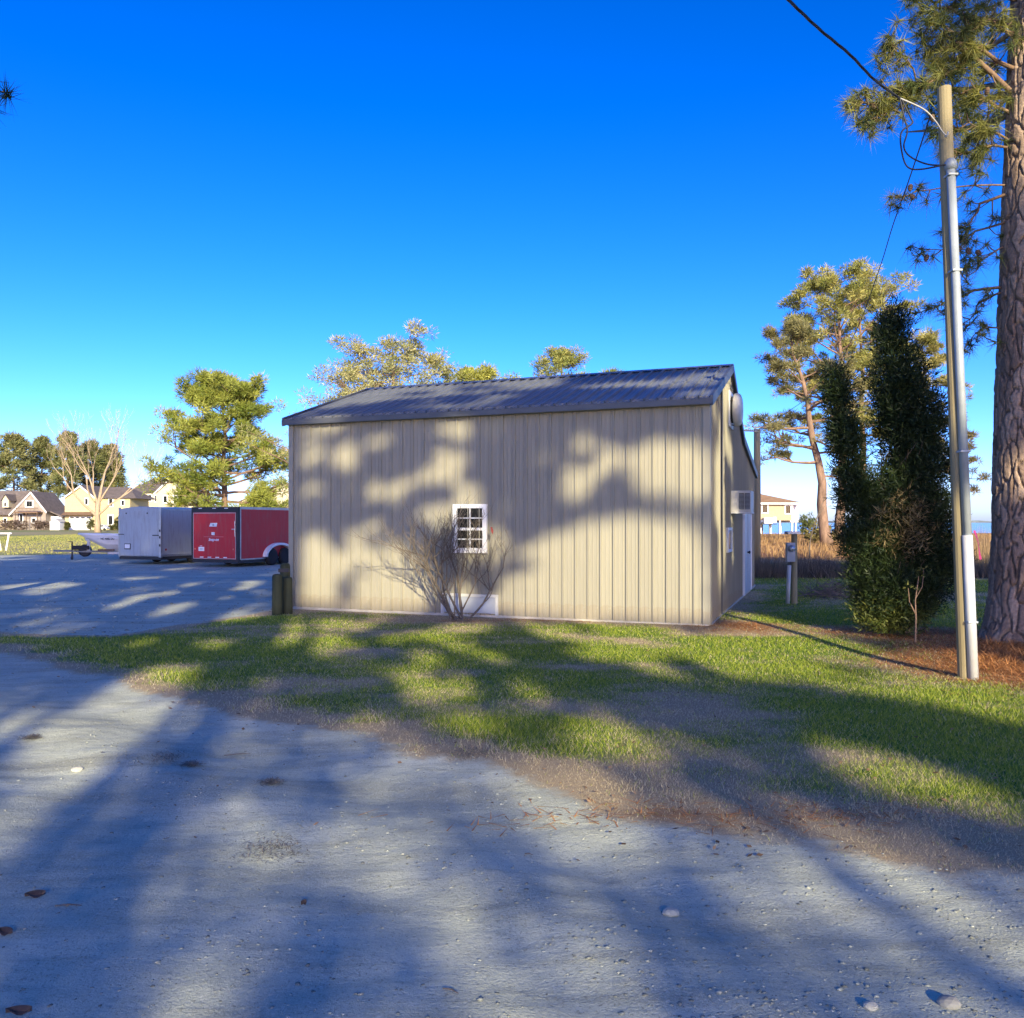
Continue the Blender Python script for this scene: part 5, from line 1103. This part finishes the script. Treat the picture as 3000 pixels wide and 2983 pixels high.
# ------------------------------------------------------------ grass, needles, stones
def lawn_grass():
    nr = np.random.default_rng(11); n = 520000
    # even spread in the picture's depth: more blades close by
    Y = 4.0*(26/4.0)**nr.random(n); X = nr.uniform(-.72, .72, n)*Y+nr.normal(0, .3, n)
    sr = -sd_road(X, Y); slot = -sd_lot(X, Y); sb = -sd_bld(X, Y)
    g = greenness(X, Y); lt = litter_mask(X, Y)
    e = np.minimum(sr, slot)-(fbm(X*1.3, Y*1.6, 71)-.5)*.55+.3*(fbm(X*5, Y*5, 91)-.5)
    keep = (e > -.02) & (sb > .03) & (nr.random(n) < np.clip(.2+e*1.2, .06, 1)*(1-.75*lt))
    X, Y, g, lt = X[keep], Y[keep], g[keep], lt[keep]; n = len(X)
    isg = nr.random(n) < np.clip(g*1.35-.2, .03, .85)
    col = np.where(isg[:, None], np.array([.14, .23, .02])+(np.array([.44, .48, .06])-np.array([.14, .23, .02]))*nr.random(n)[:, None],
                   np.array([.38, .31, .18])+(np.array([.68, .58, .38])-np.array([.38, .31, .18]))*nr.random(n)[:, None])
    hh = np.where(isg, nr.uniform(.02, .05, n), nr.uniform(.010, .036, n))*(.7+.6*g)
    tuft = np.clip((fbm(X*2.2, Y*2.2, 55)-.56)*9, 0, 1)*np.exp(-((-sd_road(X, Y)-.35)/.5)**2); hh = hh*(1+1.1*tuft*(nr.random(n) > .4))
    a = nr.uniform(0, 6.283, n); ln = hh*nr.uniform(.2, 1.3, n); th = nr.uniform(0, 6.283, n)
    Z = terrain(X, Y)-.006; wd = np.clip(.0016*Y*.55, .004, .02)
    b = np.stack([X, Y, Z], 1); tip = b+np.stack([np.cos(a)*ln, np.sin(a)*ln, hh], 1); wv = np.stack([np.cos(th), np.sin(th), th*0], 1)*(wd*.5)[:, None]
    V = np.stack([b-wv, b+wv, tip], 1).reshape(-1, 3)
    return tri_mesh('lawn_grass', V, np.arange(3*n).reshape(-1, 3), M['grass'], np.repeat(col, 3, 0))
tag(lawn_grass(), 'short green and straw coloured winter grass before the building', 'grass', kind='stuff')
def fallen_leaves():
    nr = np.random.default_rng(19); n = 1500; Y = 4.3*(17/4.3)**nr.random(n); X = nr.uniform(-.7, .7, n)*Y; k3 = (-sd_bld(X, Y) > .05) & (sd_lot(X, Y) < 0) & ((sd_road(X, Y) < .3) | (nr.random(n) < .10)); X, Y = X[k3], Y[k3]; n = len(X)
    a = nr.uniform(0, 6.283, n); L = nr.uniform(.02, .05, n); W_ = L*nr.uniform(.35, .6, n); Z = terrain(X, Y)+nr.uniform(.008, .03, n); c_, s_ = np.cos(a), np.sin(a)
    u = np.stack([c_, s_, nr.uniform(-.3, .3, n)], 1)*L[:, None]; v = np.stack([-s_, c_, nr.uniform(-.5, .5, n)], 1)*W_[:, None]*.5; C = np.stack([X, Y, Z], 1)
    V = np.stack([C-u*.5, C+v, C+u*.5, C-v], 1).reshape(-1, 3); col = np.array([.10, .06, .03])+np.array([.30, .20, .11])*nr.random(n)[:, None]
    return tri_mesh('fallen_leaves', V, np.arange(4*n).reshape(-1, 4), M['litter'], np.repeat(col, 4, 0))
tag(fallen_leaves(), 'small brown fallen leaves scattered on the grass', 'leaves', kind='stuff')
def needle_litter():
    nr = np.random.default_rng(13); n = 260000
    Y = nr.uniform(4.2, 15.5, n); X = nr.uniform(-3, 10.5, n); lt = litter_mask(X, Y)
    keep = (nr.random(n) < lt**1.3) & (-sd_bld(X, Y) > .02); X, Y, lt = X[keep], Y[keep], lt[keep]; n = len(X)
    a = nr.uniform(0, 6.283, n); L = nr.uniform(.07, .17, n); rise = np.abs(nr.normal(0, .35, n))*lt
    pile = .06*lt*fbm(X*3, Y*3, 14)
    b = np.stack([X, Y, terrain(X, Y)+pile*nr.random(n)], 1); tip = b+np.stack([np.cos(a)*L, np.sin(a)*L, rise*L+.004], 1)
    wv = np.stack([-np.sin(a), np.cos(a), a*0], 1)*.0045
    c0, c1 = np.array([.28, .11, .035]), np.array([.68, .33, .12]); col = c0+(c1-c0)*nr.random(n)[:, None]
    V = np.stack([b-wv, b+wv, tip], 1).reshape(-1, 3)
    return tri_mesh('pine_needle_litter', V, np.arange(3*n).reshape(-1, 3), M['litter'], np.repeat(col, 3, 0))
tag(needle_litter(), 'orange brown carpet of fallen pine needles round the pole', 'pine needles', kind='stuff')
def stones(name, label, n, xr, yr, smin, smax, seed, dens):
    nr = np.random.default_rng(seed); Y = yr[0]*(yr[1]/yr[0])**nr.random(n); X = nr.uniform(*xr, n)*Y
    keep = nr.random(n) < dens(X, Y); X, Y = X[keep], Y[keep]; n = len(X)
    s = smin*(smax/smin)**(nr.random(n)**4)
    base = np.array([(1, 0, 0), (-1, 0, 0), (0, 1, 0), (0, -1, 0), (0, 0, 1), (0, 0, -.6), (.62, .55, .45), (-.6, -.6, .5)])
    fc = np.array([(0, 6, 4), (6, 2, 4), (2, 1, 4), (1, 7, 4), (7, 3, 4), (3, 0, 4), (0, 2, 6), (1, 3, 7), (2, 0, 5), (1, 2, 5), (3, 1, 5), (0, 3, 5)])
    V = base[None]*(1+nr.uniform(-.3, .3, (n, 8, 3))); th = nr.uniform(0, 6.283, n); c_, s_ = np.cos(th), np.sin(th)
    V = np.stack([V[..., 0]*c_[:, None]-V[..., 1]*s_[:, None], V[..., 0]*s_[:, None]+V[..., 1]*c_[:, None], V[..., 2]*.42], -1)
    V = V*s[:, None, None]+np.stack([X, Y, terrain(X, Y)+s*.02], 1)[:, None]
    T = (fc[None]+(np.arange(n)*8)[:, None, None]).reshape(-1, 3)
    tone = nr.uniform(.14, .38, n)[:, None]*np.array([.98, 1.04, .88]); 
    return tag(tri_mesh(name, V.reshape(-1, 3), T, M['stone'], np.repeat(tone, 8, 0)), label, 'gravel', kind='stuff')
def rdens(X, Y):
    d = np.interp(X, RX, RY)-Y; s = sd_road(X, Y)
    return (s > -.12)*np.clip(.10+.85*np.exp(-((d-.35)/.35)**2)+.9*np.exp(-((d-1.75)/.35)**2)+.8*np.clip(fbm(X*.9, Y*1.8, 51)*2.6-1.2, 0, 1), 0, 1)
stones('road_gravel', 'loose pale stones and grit on the sandy road', 38000, (-.72, .72), (2.5, 12), .0025, .014, 17, rdens)
stones('lot_gravel', 'loose stones strewn over the gravel parking lot', 9000, (-.75, -.2), (12, 42), .012, .05, 18, lambda X, Y: (sd_lot(X, Y) > -.1)*.7)
# single dead leaves, twigs and clods on the road
def leaf(px_, py_, L, wd, rz, label, curl=.012):
    g = gp(px_, py_); zg = tz(g.x, g.y); m = MB(); n = 6; V = []
    for i in range(n+1):
        f = i/n; hw = wd/2*math.sin(math.pi*min(1, f*.94+.03))**.8; V += [(L*(f-.5), -hw, curl*math.cos(f*5)+.012), (L*(f-.5), 0, .006), (L*(f-.5), hw, curl*.7+.012)]
    m.add(V, [q for i in range(n) for q in ((3*i, 3*i+3, 3*i+4, 3*i+1), (3*i+1, 3*i+4, 3*i+5, 3*i+2))]); o = m.build('dead_leaf', M['deadleaf']); o.location = (g.x, g.y, zg+.006); o.rotation_euler = (0, 0, rz)
    s = o.modifiers.new('t', 'SOLIDIFY'); s.thickness = .002
    return tag(o, label, 'leaf', 'dead leaves lying on the road')
leaf(103, 2610, .085, .045, .35, 'oval dark dead leaf lying alone on the smooth road at lower left')
leaf(15, 2720, .07, .035, -.2, 'dark dead leaf at the left edge of the road')
leaf(55, 2955, .085, .03, .15, 'curled dark leaf in the bottom left corner')
leaf(890, 2635, .03, .015, 1, 'tiny dark leaf on the road left of the gravel streak')
for px_, py_, ln, rz, lab in ((200, 2643, .12, .05, 'thin twig right of the oval leaf on the road'), (1320, 2885, .07, -.5, 'short dark twig on the road near the bottom middle'), (1550, 2480, .05, -.4, 'small dark twig on the pale middle of the road'), (700, 2190, .22, .25, 'dark stick on the road below the grass edge')):
    g = gp(px_, py_); m = MB(); m.tube([(-ln/2, 0, .006), (0, .006, .009), (ln/2, 0, .006)], [.003, .0035, .002], 5); o = m.build('twig', M['twig']); o.location = (g.x, g.y, tz(g.x, g.y)+.002); o.rotation_euler = (0, 0, rz); tag(o, lab, 'twig', 'twigs lying on the road')
def clod(px_, py_, wd, label, seed):
    g = gp(px_, py_); nr = np.random.default_rng(seed); o = tag(empty('dirt_clump', (g.x, g.y, tz(g.x, g.y))), label, 'dirt clump', 'dark clumps on the road')
    n = 420; X = nr.normal(0, wd*.33, n); Y = nr.normal(0, wd*.28, n); a = nr.uniform(0, 6.283, n); L = nr.uniform(.012, .04, n); hh = nr.uniform(0, .02, n)*np.exp(-(X/wd)**2*4)
    b = np.stack([X, Y, hh], 1); tip = b+np.stack([np.cos(a)*L, np.sin(a)*L, nr.uniform(-.002, .014, n)], 1); wv = np.stack([-np.sin(a), np.cos(a), a*0], 1)*.003
    V = np.stack([b-wv, b+wv, tip], 1).reshape(-1, 3); V[:, 2] = np.maximum(V[:, 2], .003)
    col = np.array([.12, .11, .09])+np.array([.18, .16, .12])*nr.random(n)[:, None]; dbo = tri_mesh('debris', V, np.arange(3*n).reshape(-1, 3), M['litter'], np.repeat(col, 3, 0), o); dbo['kind'] = 'stuff'
clod(490, 2218, .30, 'dark tuft of debris on the road right of the sunlit strip', 1); clod(560, 2233, .12, 'small dark clump beside the larger debris tuft', 2); clod(795, 2282, .12, 'small brown clump on the road right of the debris tuft', 3); clod(92, 2155, .12, 'small dark clump on the road at the left', 4); clod(800, 2465, .34, 'sparse dark debris patch on the middle of the road', 5); clod(1370, 2205, .30, 'dark weed tuft at the edge of road and grass', 6)
for px_, py_, s, lab in ((225, 2243, .045, 'bright pale stone in the sunlit strip of road'), (1965, 2640, .04, 'pale domed stone right of the gravel streak'), (2550, 2940, .03, 'greenish pale stone at the bottom right'), (2780, 2930, .045, 'dark angular stone at the bottom right')):
    g = gp(px_, py_); bm = bmesh.new(); bmesh.ops.create_icosphere(bm, subdivisions=2, radius=1); rr = random.Random(int(px_))
    for v in bm.verts: v.co = Vector((v.co.x*s*rr.uniform(.85, 1.1), v.co.y*s*.8*rr.uniform(.85, 1.1), v.co.z*s*.5*rr.uniform(.85, 1.1)))
    me = bpy.data.meshes.new('stone'); bm.to_mesh(me); bm.free(); me.materials.append(simple('loose_stone', (.24, .24, .22) if 'dark' in lab else (.36, .36, .31), .9)); o = obj('stone', me); o.location = (g.x, g.y, tz(g.x, g.y)+s*.2); tag(o, lab, 'stone', 'single stones on the road')
